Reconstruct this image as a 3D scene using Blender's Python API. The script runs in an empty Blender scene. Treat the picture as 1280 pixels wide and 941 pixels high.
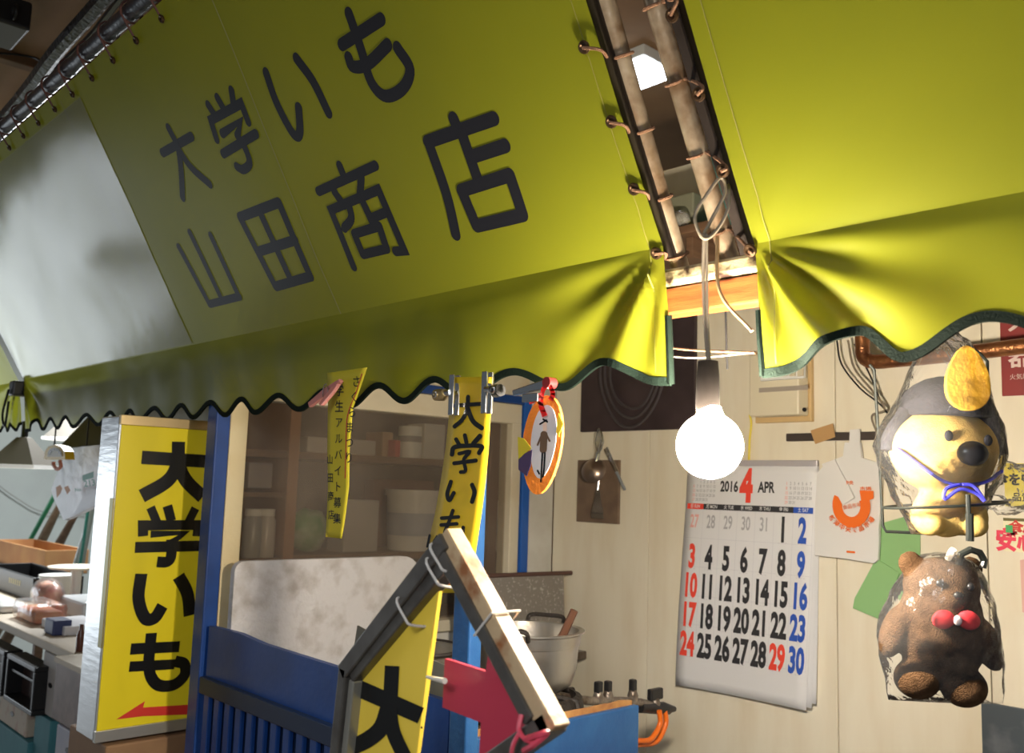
import bpy, bmesh, math, random
from mathutils import Vector, Matrix, noise
random.seed(7)
PI = math.pi
S = bpy.context.scene
COL = S.collection

# ---------------------------------------------------------------- camera
F_PX, CX, CY, H = 1164.0, 640.0, 470.5, 1.55
def _cd(px, py): return Vector((px - CX, -(py - CY), -F_PX))
_A = _cd(-450, 575).normalized(); _B = _cd(1900, 650).normalized()
_X = -_A; _Y = (_B - _X * _B.dot(_X)).normalized(); _Z = _X.cross(_Y)
CAMR = Matrix((_X, _Y, _Z))            # camera axes expressed in the shop's axes
cam_d = bpy.data.cameras.new('camera'); cam = bpy.data.objects.new('camera', cam_d); COL.objects.link(cam)
cam_d.sensor_width = 36; cam_d.lens = F_PX * 36 / 1280; cam_d.clip_start = 0.02
cam_d.dof.use_dof = True; cam_d.dof.focus_distance = 1.4; cam_d.dof.aperture_fstop = 8.0
cam.matrix_world = Matrix.Translation((0, 0, H)) @ CAMR.to_4x4()
S.camera = cam
CAMP = Vector((0, 0, H))

# ---------------------------------------------------------------- world, lights, exposure
S.view_settings.view_transform = 'Standard'; S.view_settings.look = 'None'
S.view_settings.gamma = 1; S.view_settings.use_curve_mapping = False
S.view_settings.exposure = 0.0
w = bpy.data.worlds.new('world'); S.world = w; w.use_nodes = True
w.node_tree.nodes['Background'].inputs[0].default_value = (0.80, 0.90, 1.0, 1)
w.node_tree.nodes['Background'].inputs[1].default_value = 0.11
def area(name, loc, target, sx, sy, power, col):
    l = bpy.data.lights.new(name, 'AREA'); l.shape = 'RECTANGLE'; l.size = sx; l.size_y = sy; l.energy = power; l.color = col
    o = bpy.data.objects.new(name, l); COL.objects.link(o); o.location = loc
    o.rotation_euler = (Vector(target) - Vector(loc)).to_track_quat('-Z', 'Y').to_euler(); return o
area('daylight_from_market_entrance', (-9.5, -1.2, 0.86), (0, -1.2, 0.86), 3.4, 1.6, 60, (0.86, 0.94, 1.0))
area('aisle_ceiling_light', (-0.8, -0.30, 2.86), (-0.8, -0.1, 0), 1.2, 0.3, 3, (0.9, 0.95, 1.0))
area('opposite_stall_lamp', (0.25, -0.85, 2.15), (-0.3, 0.0, 0.4), 0.5, 0.5, 25, (0.93, 0.96, 1.0))
area('neighbour_stall_light', (-4.9, 1.75, 2.8), (-4.9, 1.5, 0), 1.2, 0.4, 120, (0.92, 0.97, 1.0))

# ---------------------------------------------------------------- pixel helpers (photo frame -> shop planes)
def ray(px, py): return CAMR @ (_cd(px, py) / F_PX)
def onY(px, py, y): d = ray(px, py); return CAMP + d * (y / d.y)
def onX(px, py, x): d = ray(px, py); return CAMP + d * (x / d.x)
def onZ(px, py, z): d = ray(px, py); return CAMP + d * ((z - H) / d.z)

# ---------------------------------------------------------------- materials
MATS = {}
def M(name, c, rough=0.6, metal=0.0, c2=None, scale=12.0, bump=0.0, bscale=80.0, trans=0.0, spec=0.5, emis=0.0,
      stretch=(1, 1, 1), lo=0.35, hi=0.65, alpha=1.0, coat=0.0, ecol=None):
    if name in MATS: return MATS[name]
    m = bpy.data.materials.new(name); m.use_nodes = True; nt = m.node_tree; N = nt.nodes; L = nt.links
    b = N['Principled BSDF']; out = N['Material Output']
    b.inputs['Base Color'].default_value = (*c, 1); b.inputs['Roughness'].default_value = rough
    b.inputs['Metallic'].default_value = metal; b.inputs['Specular IOR Level'].default_value = spec
    b.inputs['Coat Weight'].default_value = coat
    colsock = None
    if c2 is not None or bump:
        tc = N.new('ShaderNodeTexCoord'); mp = N.new('ShaderNodeMapping'); L.new(tc.outputs['Object'], mp.inputs[0])
        mp.inputs['Scale'].default_value = stretch
    if c2 is not None:
        nz = N.new('ShaderNodeTexNoise'); nz.inputs['Scale'].default_value = scale; nz.inputs['Detail'].default_value = 6
        L.new(mp.outputs[0], nz.inputs['Vector'])
        cr = N.new('ShaderNodeValToRGB'); cr.color_ramp.elements[0].position = lo; cr.color_ramp.elements[1].position = hi
        cr.color_ramp.elements[0].color = (*c, 1); cr.color_ramp.elements[1].color = (*c2, 1)
        L.new(nz.outputs[0], cr.inputs[0]); L.new(cr.outputs[0], b.inputs['Base Color']); colsock = cr.outputs[0]
    if bump:
        n2 = N.new('ShaderNodeTexNoise'); n2.inputs['Scale'].default_value = bscale; n2.inputs['Detail'].default_value = 4
        L.new(mp.outputs[0], n2.inputs['Vector'])
        bp = N.new('ShaderNodeBump'); bp.inputs['Strength'].default_value = bump; bp.inputs['Distance'].default_value = 0.01
        L.new(n2.outputs[0], bp.inputs['Height']); L.new(bp.outputs[0], b.inputs['Normal'])
    if emis:
        b.inputs['Emission Color'].default_value = (*(ecol or c), 1); b.inputs['Emission Strength'].default_value = emis
    sh = b.outputs[0]
    if trans:
        t = N.new('ShaderNodeBsdfTranslucent'); t.inputs[0].default_value = (*c, 1)
        if colsock: L.new(colsock, t.inputs[0])
        mx = N.new('ShaderNodeMixShader'); mx.inputs[0].default_value = trans
        L.new(sh, mx.inputs[1]); L.new(t.outputs[0], mx.inputs[2]); sh = mx.outputs[0]
    if alpha < 1:
        t = N.new('ShaderNodeBsdfTransparent'); mx = N.new('ShaderNodeMixShader'); mx.inputs[0].default_value = alpha
        L.new(t.outputs[0], mx.inputs[1]); L.new(sh, mx.inputs[2]); sh = mx.outputs[0]
    L.new(sh, out.inputs[0]); MATS[name] = m; return m

def glassy(name, tint=(1, 1, 1), gloss=0.08, rough=0.1, haze=0.0, hazec=(0.8, 0.8, 0.8), bump=0.0, bscale=40, f0=1.45, hscale=6.0):
    """thin clear sheet: transparent + fresnel gloss + a dusty diffuse film"""
    if name in MATS: return MATS[name]
    m = bpy.data.materials.new(name); m.use_nodes = True; nt = m.node_tree; N = nt.nodes; L = nt.links
    N.remove(N['Principled BSDF']); out = N['Material Output']
    tr = N.new('ShaderNodeBsdfTransparent'); tr.inputs[0].default_value = (*tint, 1)
    gl = N.new('ShaderNodeBsdfGlossy'); gl.inputs['Roughness'].default_value = rough; gl.inputs[0].default_value = (1, 1, 1, 1)
    df = N.new('ShaderNodeBsdfDiffuse'); df.inputs[0].default_value = (*hazec, 1)
    m1 = N.new('ShaderNodeMixShader'); m2 = N.new('ShaderNodeMixShader')
    fr = N.new('ShaderNodeLayerWeight'); fr.inputs['Blend'].default_value = gloss
    tc = N.new('ShaderNodeTexCoord')
    if haze:
        nz = N.new('ShaderNodeTexNoise'); nz.inputs['Scale'].default_value = hscale; nz.inputs['Detail'].default_value = 7
        L.new(tc.outputs['Object'], nz.inputs['Vector'])
        mr = N.new('ShaderNodeMapRange'); mr.inputs[1].default_value = 0.3; mr.inputs[2].default_value = 0.7
        mr.inputs[3].default_value = haze * 0.6; mr.inputs[4].default_value = haze * 1.4
        L.new(nz.outputs[0], mr.inputs[0]); L.new(mr.outputs[0], m1.inputs[0])
    else: m1.inputs[0].default_value = 0
    L.new(tr.outputs[0], m1.inputs[1]); L.new(df.outputs[0], m1.inputs[2])
    L.new(fr.outputs['Fresnel'], m2.inputs[0]); L.new(m1.outputs[0], m2.inputs[1]); L.new(gl.outputs[0], m2.inputs[2])
    if bump:
        n2 = N.new('ShaderNodeTexNoise'); n2.inputs['Scale'].default_value = bscale; n2.inputs['Detail'].default_value = 3
        L.new(tc.outputs['Object'], n2.inputs['Vector'])
        bp = N.new('ShaderNodeBump'); bp.inputs['Strength'].default_value = bump; bp.inputs['Distance'].default_value = 0.01
        L.new(n2.outputs[0], bp.inputs['Height']); L.new(bp.outputs[0], gl.inputs['Normal']); L.new(bp.outputs[0], fr.inputs['Normal'])
    L.new(m2.outputs[0], out.inputs[0]); MATS[name] = m; return m

CANVAS = M('canvas_yellow_green', (0.255, 0.268, 0.016), rough=0.36, c2=(0.23, 0.248, 0.016), scale=3.0, trans=0.50, spec=0.22)
INK = M('black_ink', (0.008, 0.008, 0.011), rough=0.5, spec=0.2)
INKG = M('black_print_gloss', (0.008, 0.008, 0.008), rough=0.25)
BIND = M('dark_green_binding', (0.004, 0.009, 0.006), rough=0.85, bump=0.2, bscale=400, spec=0.1)
SEAM = M('seam_thread', (0.22, 0.22, 0.05), rough=0.7)
STEELPIPE = M('old_steel_pipe', (0.42, 0.34, 0.24), rough=0.35, metal=0.6, c2=(0.18, 0.11, 0.06), scale=25, bump=0.15)
ROPE = M('brown_cord', (0.16, 0.075, 0.035), rough=0.8, bump=0.5, bscale=600)
BLACK = M('black_plastic', (0.012, 0.012, 0.013), rough=0.4)
BRASSD = M('tarnished_grommet', (0.07, 0.04, 0.02), rough=0.4, metal=0.8)
CREAM = M('cream_paint_wood', (0.66, 0.56, 0.34), rough=0.5, c2=(0.58, 0.44, 0.22), scale=7, lo=0.45, hi=0.8, bump=0.1)
CREAMW = M('white_cream_paint', (0.62, 0.56, 0.42), rough=0.5, c2=(0.50, 0.40, 0.24), scale=9, lo=0.5, hi=0.85)
WALLM = M('cream_wall_board', (0.80, 0.74, 0.60), rough=0.55, c2=(0.70, 0.61, 0.45), scale=5, lo=0.42, hi=0.8, bump=0.06, bscale=30, stretch=(3, 1, 0.6))
PLASTER = M('grey_white_plaster', (0.64, 0.63, 0.58), rough=0.8, c2=(0.48, 0.46, 0.40), scale=6, bump=0.08)
BLUE = M('blue_paint', (0.010, 0.055, 0.24), rough=0.4, c2=(0.008, 0.042, 0.18), scale=10, bump=0.05)
BLUEW = M('worn_blue_paint', (0.008, 0.055, 0.185), rough=0.45, c2=(0.018, 0.085, 0.23), scale=14, bump=0.1)
BLUED = M('dark_blue_paint', (0.005, 0.016, 0.05), rough=0.5)
ORANGEW = M('orange_brown_wood', (0.42, 0.12, 0.03), rough=0.45, c2=(0.26, 0.06, 0.015), scale=14, stretch=(1, 6, 10), bump=0.1)
DARKBD = M('dark_brown_board', (0.055, 0.035, 0.04), rough=0.6, c2=(0.035, 0.022, 0.025), scale=10)
WHITEP = M('white_paper', (0.80, 0.80, 0.82), rough=0.7, trans=0.1)
YSIGN = M('yellow_sign_face', (0.74, 0.60, 0.02), rough=0.25, spec=0.5, emis=0.03)  # slight emission added to brighten the face, standing in for ambient light
YBANNER = M('yellow_banner', (0.72, 0.52, 0.02), rough=0.45, c2=(0.62, 0.42, 0.02), scale=8, trans=0.25)
YPAPER = M('yellow_paper', (0.72, 0.62, 0.04), rough=0.7, trans=0.35)
CHROME = M('chrome', (0.75, 0.75, 0.75), rough=0.18, metal=1)
ALU = M('dull_aluminium', (0.50, 0.48, 0.45), rough=0.32, metal=0.9, c2=(0.42, 0.36, 0.28), scale=16, lo=0.5, hi=0.8, bump=0.05)
SILVER = M('brushed_silver', (0.78, 0.80, 0.82), rough=0.28, metal=0.9, bump=0.08, bscale=12, stretch=(1, 1, 6))
SIGNGREY = M('grey_angle_iron', (0.14, 0.13, 0.115), rough=0.35, metal=0.5, c2=(0.09, 0.08, 0.07), scale=30)
BARCREAM = M('cream_enamel_rusty', (0.46, 0.33, 0.19), rough=0.5, c2=(0.26, 0.10, 0.035), scale=26, lo=0.54, hi=0.66, bump=0.1)
RED = M('red_sheet', (0.42, 0.03, 0.06), rough=0.45)
REDP = M('red_print', (0.62, 0.03, 0.02), rough=0.5)
ORANGE = M('orange_felt', (0.85, 0.24, 0.02), rough=0.8, bump=0.2, bscale=200)
BROWNW = M('brown_shelf_wood', (0.20, 0.11, 0.06), rough=0.6, c2=(0.13, 0.07, 0.04), scale=8, stretch=(1, 1, 8))
WHITEPL = M('white_plastic', (0.75, 0.75, 0.72), rough=0.4)
CARD = M('cardboard', (0.42, 0.27, 0.13), rough=0.85, c2=(0.36, 0.22, 0.10), scale=6)
CLEAR = glassy('clear_bag', gloss=0.20, rough=0.10, haze=0.025, hazec=(0.9, 0.9, 0.9), bump=0.55, bscale=45)
GLASS = glassy('dirty_window_glass', tint=(0.82, 0.79, 0.74), gloss=0.08, rough=0.06, haze=0.10, hazec=(0.60, 0.52, 0.44), hscale=4)
RUBBERO = M('orange_hose', (0.80, 0.16, 0.01), rough=0.4)
COPPER = M('grimy_copper_pipe', (0.36, 0.15, 0.06), rough=0.35, metal=0.8, c2=(0.16, 0.06, 0.03), scale=30, bump=0.25, bscale=120)

# ---------------------------------------------------------------- mesh helpers
def newbm(): return bmesh.new()
def vb(bm, pts, faces):
    v = [bm.verts.new(p) for p in pts]
    for f in faces:
        try: bm.faces.new([v[i] for i in f])
        except ValueError: pass
def box(bm, a, b):
    """axis-aligned box from corner a to corner b"""
    x0, y0, z0 = [min(p, q) for p, q in zip(a, b)]; x1, y1, z1 = [max(p, q) for p, q in zip(a, b)]
    vb(bm, [(x0, y0, z0), (x1, y0, z0), (x1, y1, z0), (x0, y1, z0), (x0, y0, z1), (x1, y0, z1), (x1, y1, z1), (x0, y1, z1)],
       [(0, 3, 2, 1), (4, 5, 6, 7), (0, 1, 5, 4), (1, 2, 6, 5), (2, 3, 7, 6), (3, 0, 4, 7)])
    return bm
def bevel(bm, r, seg=2):
    bmesh.ops.bevel(bm, geom=list(bm.edges), offset=r, segments=seg, affect='EDGES', profile=0.5); return bm
def bbox(a, b, r=0.003): return bevel(box(newbm(), a, b), r, 2)
def tube(bm, pts, r, n=8, closed=False, cap=True):
    pts = [Vector(p) for p in pts]; k = len(pts)
    rr = r if isinstance(r, (list, tuple)) else [r] * k
    rings = []; up = None
    for i, p in enumerate(pts):
        a = pts[(i - 1) % k] if (i > 0 or closed) else p; c = pts[(i + 1) % k] if (i < k - 1 or closed) else p
        t = (c - a)
        if t.length < 1e-9: t = Vector((0, 0, 1))
        t.normalize()
        if up is None: up = t.orthogonal().normalized()
        up = (up - t * up.dot(t))
        up = up.normalized() if up.length > 1e-6 else t.orthogonal().normalized()
        s = t.cross(up)
        rings.append([bm.verts.new(p + (up * math.cos(2 * PI * j / n) + s * math.sin(2 * PI * j / n)) * rr[i]) for j in range(n)])
    m = k if closed else k - 1
    for i in range(m):
        A, B = rings[i], rings[(i + 1) % k]
        for j in range(n): bm.faces.new((A[j], A[(j + 1) % n], B[(j + 1) % n], B[j]))
    if cap and not closed: bm.faces.new(rings[0][::-1]); bm.faces.new(rings[-1])
    return bm
def curve(ctrl, seg=8, closed=False):
    """Catmull-Rom through control points"""
    P = [Vector(p) for p in ctrl]; n = len(P); out = []
    for i in range(n if closed else n - 1):
        p1, p2 = P[i], P[(i + 1) % n]
        p0 = P[i - 1] if (i > 0 or closed) else p1 * 2 - p2
        p3 = P[(i + 2) % n] if (i + 2 < n or closed) else p2 * 2 - p1
        for j in range(seg):
            t = j / seg
            out.append(0.5 * ((2 * p1) + (p2 - p0) * t + (2 * p0 - 5 * p1 + 4 * p2 - p3) * t * t + (3 * p1 - p0 - 3 * p2 + p3) * t ** 3))
    if not closed: out.append(P[-1])
    return out
def lathe(bm, prof, c, n=28, axis=None, cap=True):
    """profile [(r,z)] spun about the vertical through c (or about a frame matrix)"""
    mtx = axis or Matrix.Translation(c); rings = []
    for r, z in prof:
        rings.append([bm.verts.new(mtx @ Vector((r * math.cos(2 * PI * j / n), r * math.sin(2 * PI * j / n), z))) for j in range(n)])
    for A, B in zip(rings, rings[1:]):
        for j in range(n): bm.faces.new((A[j], A[(j + 1) % n], B[(j + 1) % n], B[j]))
    if cap:
        for q in (rings[0][::-1], rings[-1]):
            try: bm.faces.new(q)
            except ValueError: pass
    return bm
def prism(bm, pts, d):
    """closed outline pts (3-D, planar) given thickness vector d"""
    pts = [Vector(p) for p in pts]; d = Vector(d); n = len(pts)
    a = [bm.verts.new(p) for p in pts]; b = [bm.verts.new(p + d) for p in pts]
    bm.faces.new(a); bm.faces.new(b[::-1])
    for i in range(n): bm.faces.new((a[i], b[i], b[(i + 1) % n], a[(i + 1) % n]))
    return bm
def grid(bm, nu, nv, fn, faces=True):
    g = [[bm.verts.new(fn(i / nu, j / nv)) for j in range(nv + 1)] for i in range(nu + 1)]
    for i in range(nu):
        for j in range(nv): bm.faces.new((g[i][j], g[i + 1][j], g[i + 1][j + 1], g[i][j + 1]))
    return g
def sheet(bm, nu, nv, fn, nrm, th):
    """grid with thickness th along fn's given normal"""
    n = Vector(nrm) * th
    a = grid(bm, nu, nv, fn)
    b = [[bm.verts.new(v.co - n) for v in row] for row in a]
    for i in range(nu):
        for j in range(nv): bm.faces.new((b[i][j], b[i][j + 1], b[i + 1][j + 1], b[i + 1][j]))
    for i in range(nu):
        bm.faces.new((a[i][0], b[i][0], b[i + 1][0], a[i + 1][0])); bm.faces.new((a[i][nv], a[i + 1][nv], b[i + 1][nv], b[i][nv]))
    for j in range(nv):
        bm.faces.new((a[0][j], a[0][j + 1], b[0][j + 1], b[0][j])); bm.faces.new((a[nu][j], b[nu][j], b[nu][j + 1], a[nu][j + 1]))
def obj(name, bm, mat, parent=None, smooth=False, recalc=True, loc=None, local=False):
    if isinstance(bm, bmesh.types.BMesh):
        if recalc: bmesh.ops.recalc_face_normals(bm, faces=bm.faces)
        me = bpy.data.meshes.new(name); bm.to_mesh(me); bm.free()
    else: me = bm
    if mat and not me.materials: me.materials.append(mat)
    if smooth:
        me.polygons.foreach_set('use_smooth', [True] * len(me.polygons))
        if smooth != 'all': me.set_sharp_from_angle(angle=math.radians(40))
    o = bpy.data.objects.new(name, me); COL.objects.link(o)
    if parent is not None:
        o.parent = parent
        if not local: o.matrix_parent_inverse = parentinv(parent)
    if loc is not None: o.location = loc
    return o
def parentinv(p):
    m = p.matrix_basis.copy()
    q = p
    while q.parent is not None:
        m = q.matrix_parent_inverse @ m
        q = q.parent; m = q.matrix_basis @ m
    return m.inverted()
def tag(o, label, cat, group=None, kind=None):
    o['label'] = label
    if cat: o['category'] = cat
    if group: o['group'] = group
    if kind: o['kind'] = kind
    return o
def thing(name, label, cat, loc=(0, 0, 0), group=None, kind=None):
    e = bpy.data.objects.new(name, None); COL.objects.link(e); e.location = loc; e.empty_display_size = 0.05
    return tag(e, label, cat, group, kind)
def struct(name, bm, mat, label=None, smooth=False):
    o = obj(name, bm, mat, None, smooth); o['kind'] = 'structure'
    if label: o['label'] = label
    return o

# ---- lettering
def ribbon(bm, pts, wd, fmap, cap='round', w2=None):
    """flat stroke of width wd along 2-D points, mapped to 3-D by fmap(x,y)"""
    P = [Vector(p) for p in pts]; n = len(P)
    Q = [P[0]]
    for p in P[1:]:
        if (p - Q[-1]).length > 1e-6: Q.append(p)
    P = Q; n = len(P)
    if n < 2: return
    Lf, Rt = [], []
    for i, p in enumerate(P):
        ww = wd if w2 is None else wd + (w2 - wd) * i / (n - 1)
        d1 = (P[i] - P[i - 1]).normalized() if i else (P[1] - P[0]).normalized()
        d2 = (P[i + 1] - P[i]).normalized() if i < n - 1 else d1
        d = d1 + d2
        d = d.normalized() if d.length > 1e-4 else d1
        nn = Vector((-d.y, d.x)); k = ww / 2 / max(0.55, d.dot(d2))
        Lf.append(p + nn * k); Rt.append(p - nn * k)
    vl = [bm.verts.new(fmap(q.x, q.y)) for q in Lf]; vr = [bm.verts.new(fmap(q.x, q.y)) for q in Rt]
    for i in range(n - 1): bm.faces.new((vl[i], vr[i], vr[i + 1], vl[i + 1]))
    if cap == 'round':
        for end in (0, n - 1):
            ww = wd if (w2 is None or end == 0) else w2
            d = (P[1] - P[0]).normalized() * -1 if end == 0 else (P[-1] - P[-2]).normalized()
            nn = Vector((-d.y, d.x)); c = P[end]; arc = []
            for j in range(9):
                a = PI * j / 8
                q = c + nn * (ww / 2 * math.cos(a)) + d * (ww / 2 * math.sin(a)); arc.append(bm.verts.new(fmap(q.x, q.y)))
            bm.faces.new(arc)
def text_mesh(s, size, xs=1.0, bold=0.0, align='CENTER'):
    cu = bpy.data.curves.new('text', 'FONT'); cu.body = s; cu.size = size; cu.offset = bold; cu.align_x = align; cu.align_y = 'CENTER'
    cu.resolution_u = 3
    o = bpy.data.objects.new('text', cu); COL.objects.link(o)
    dg = bpy.context.evaluated_depsgraph_get(); me = bpy.data.meshes.new_from_object(o.evaluated_get(dg))
    bpy.data.objects.remove(o); bpy.data.curves.remove(cu)
    me.transform(Matrix.Diagonal((xs, 1, 1, 1))); return me
def texts(items, fmap, name, mat, parent, stuff=True):
    """items: (string,x,y,size,xs,bold,rot); fine print goes into one mesh, large characters are pieces of their own"""
    if stuff is False:
        for it_ in items: texts([it_], fmap, name, mat, parent, None)
        return
    bm = newbm()
    for s, x, y, size, xs, bold, rot in items:
        me = text_mesh(s, size, xs, bold)
        me.transform(Matrix.Translation((x, y, 0)) @ Matrix.Rotation(rot, 4, 'Z'))
        b2 = newbm(); b2.from_mesh(me)
        v = {q: bm.verts.new(fmap(q.co.x, q.co.y)) for q in b2.verts}
        for f in b2.faces:
            try: bm.faces.new([v[q] for q in f.verts])
            except ValueError: pass
        b2.free(); bpy.data.meshes.remove(me)
    o = obj(name, bm, mat, parent, recalc=False)
    if stuff and len(items) > 1: o['kind'] = 'stuff'
    return o
def plane2d(bm, poly, fmap):
    bm.faces.new([bm.verts.new(fmap(x, y)) for x, y in poly])

# ================================================================= THE SETTING
YW = 2.0; XW = -1.96
CEILM = M('plywood_ceiling', (0.34, 0.20, 0.10), rough=0.8, c2=(0.26, 0.15, 0.08), scale=3)
FLOORM = M('market_concrete', (0.24, 0.23, 0.21), rough=0.45, c2=(0.16, 0.15, 0.14), scale=5, bump=0.05)
struct('floor', box(newbm(), (-11, -4, -0.1), (2.5, 5, 0)), FLOORM, 'grey concrete market floor')
ceil_o = struct('ceiling', box(newbm(), (-8, -3.5, 2.92), (2.5, 4.6, 3.0)), CEILM, 'brown plywood market ceiling')
for k, (x, wdt) in enumerate(((-2.62, 0.05), (-3.32, 0.05), (-4.1, 0.05), (-1.5, 0.05))):
    obj('batten', bbox((x, -3.5, 2.885), (x + wdt, 4.6, 2.92), 0.004), M('ceiling_batten', (0.22, 0.13, 0.07), 0.8), ceil_o)
# calendar wall: tall painted boards, each a piece with an open joint
wr = thing('wall_right', 'cream painted board wall behind the calendar', None, (0, YW, 0), kind='structure')
edges = [-1.96, -1.60, -1.06, -0.735, 0.2, 1.2]
for a, b in zip(edges, edges[1:]):
    obj('wall_board', bbox((a + 0.0012, YW, 0), (b - 0.0012, YW + 0.02, 2.44), 0.0015), WALLM, wr)
obj('wall_backing', box(newbm(), (-1.96, YW + 0.02, 0), (1.2, YW + 0.03, 2.44)), M('dark_joint_backing', (0.08, 0.06, 0.04), 0.9), wr)  # dark brown sheet visible through the open joints
# end wall with the window
wl = thing('wall_left', 'whitish plaster end wall around the window', None, (XW, 1.5, 0), kind='structure')
obj('plaster_strip', bbox((XW - 0.06, 1.892, 0), (XW, YW - 0.001, 2.44), 0.002), PLASTER, wl)
obj('lower_wall', box(newbm(), (XW - 0.05, 0.955, 0), (XW - 0.005, 1.892, 1.19)), PLASTER, wl)
obj('upper_wall', box(newbm(), (XW - 0.05, 0.955, 1.815), (XW - 0.005, 1.892, 2.44)), CREAMW, wl)
win = thing('window_1', 'cream framed glazed window with dusty panes', None, (XW, 1.4, 1.2), kind='structure')
obj('window_header', bbox((XW - 0.05, 0.955, 1.733), (XW + 0.004, 1.858, 1.790), 0.003), CREAMW, win)
obj('window_jamb', bbox((XW - 0.05, 0.957, 1.18), (XW + 0.006, 1.000, 1.735), 0.003), CREAM, win)
obj('window_jamb', bbox((XW - 0.05, 1.822, 1.18), (XW + 0.004, 1.858, 1.735), 0.003), CREAMW, win)
obj('window_sill', bbox((XW - 0.05, 0.955, 1.17), (XW + 0.015, 1.86, 1.20), 0.003), CREAMW, win)
obj('window_stile', bbox((XW - 0.045, 1.765, 1.19), (XW - 0.025, 1.80, 1.735), 0.002), M('dark_brown_stile', (0.10, 0.05, 0.03), 0.5), win)
obj('window_pane', bbox((XW - 0.024, 1.000, 1.19), (XW - 0.018, 1.822, 1.735), 0.001), GLASS, win)
bp = thing('trim_1', 'blue painted timber frame around the window', None, (XW, 0.93, 0), kind='structure')
obj('post', bbox((XW - 0.035, 0.921, 0), (XW + 0.012, 0.954, 1.774), 0.003), BLUE, bp)
obj('post', bbox((XW - 0.02, 1.860, 1.19), (XW + 0.012, 1.890, 1.80), 0.003), M('bright_blue_paint', (0.012, 0.10, 0.42), 0.4), bp)
obj('rail', bbox((XW - 0.02, 0.955, 1.791), (XW + 0.010, 1.890, 1.815), 0.003), BLUE, bp)
# far wall of the neighbouring stall and rear hall wall
FARW = M('pale_green_white_wall', (0.50, 0.55, 0.52), rough=0.8, c2=(0.46, 0.50, 0.48), scale=4)
struct('wall_far', box(newbm(), (-7.5, 1.0, 0), (-7.4, 4.6, 2.92)), FARW, 'pale plaster wall behind the neighbouring stall')
struct('wall_back', box(newbm(), (-7.4, 4.5, 0), (2.5, 4.6, 2.92)), M('rear_hall_wall', (0.45, 0.42, 0.36), 0.85), 'dim rear wall of the hall')

eb = newbm(); box(eb, (-9.30, -2.25, 0.48), (-9.15, -1.62, 0.84)); box(eb, (-9.27, -2.2, 0), (-9.2, -2.12, 0.48)); box(eb, (-9.27, -1.75, 0), (-9.2, -1.67, 0.48))  # unseen board added to break up the light reflected in the vinyl
struct('reflection_blocker', eb, M('brown_blocker_board', (0.22, 0.12, 0.07), 0.7), 'added brown board out of view that darkens part of the vinyl reflection')

# ================================================================= AWNINGS
YE, ZF, TH = 0.90, 1.853, math.radians(60)
CT, ST = math.cos(TH), math.sin(TH)
NOUT = Vector((0, -ST, -CT))
def c3(x, s, off=0.0, zf=ZF): return Vector((x, YE - s * CT, zf + s * ST)) + NOUT * off
def c2(px, py, zf=ZF, off=0.0):
    d = ray(px, py); p0 = Vector((0, YE, zf)) + NOUT * off; t = NOUT.dot(p0 - CAMP) / NOUT.dot(d); p = CAMP + d * t - NOUT * off
    return (p.x, (p.z - zf) / ST)
def interp(x, pts):
    if x <= pts[0][0]: return pts[0][1]
    for (a, za), (b, zb) in zip(pts, pts[1:]):
        if x <= b:
            t = (x - a) / (b - a); return za + (zb - za) * (0.5 - 0.5 * math.cos(PI * t))
    return pts[-1][1]
def wrinkle(x, q, corners, amp=0.0065):
    """folds that fan out from tied corners; q = drop below the crease"""
    d = 0
    for xc in corners:
        r = math.hypot(x - xc, q * 1.2) + 1e-4; a = math.atan2(q, abs(x - xc) + 1e-4)
        d += amp * math.sin(13 * a + 1.3) * math.exp(-((r - 0.07) / 0.16) ** 2) * min(1, r / 0.05)
        d += amp * 0.9 * math.sin(7 * a + 0.4) * math.exp(-r / 0.45) * min(1, r / 0.09)
    d += 0.004 * noise.noise((x * 4, q * 8, 1.7)) + 0.0009 * noise.noise((x * 14, q * 14, 5))
    return d
def poff(x, s, corners):
    off = 0.003 * noise.noise((x * 3, s * 5, 2)) * min(1, s * 10)
    for xc in corners:                                      # short creases pulling into the tied corner
        r = math.hypot(x - xc, s) + 1e-4; a = math.atan2(s, abs(x - xc) + 1e-4)
        off += 0.0025 * math.sin(9 * a) * math.exp(-r / 0.10) * min(1, s * 20)
    return off
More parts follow.
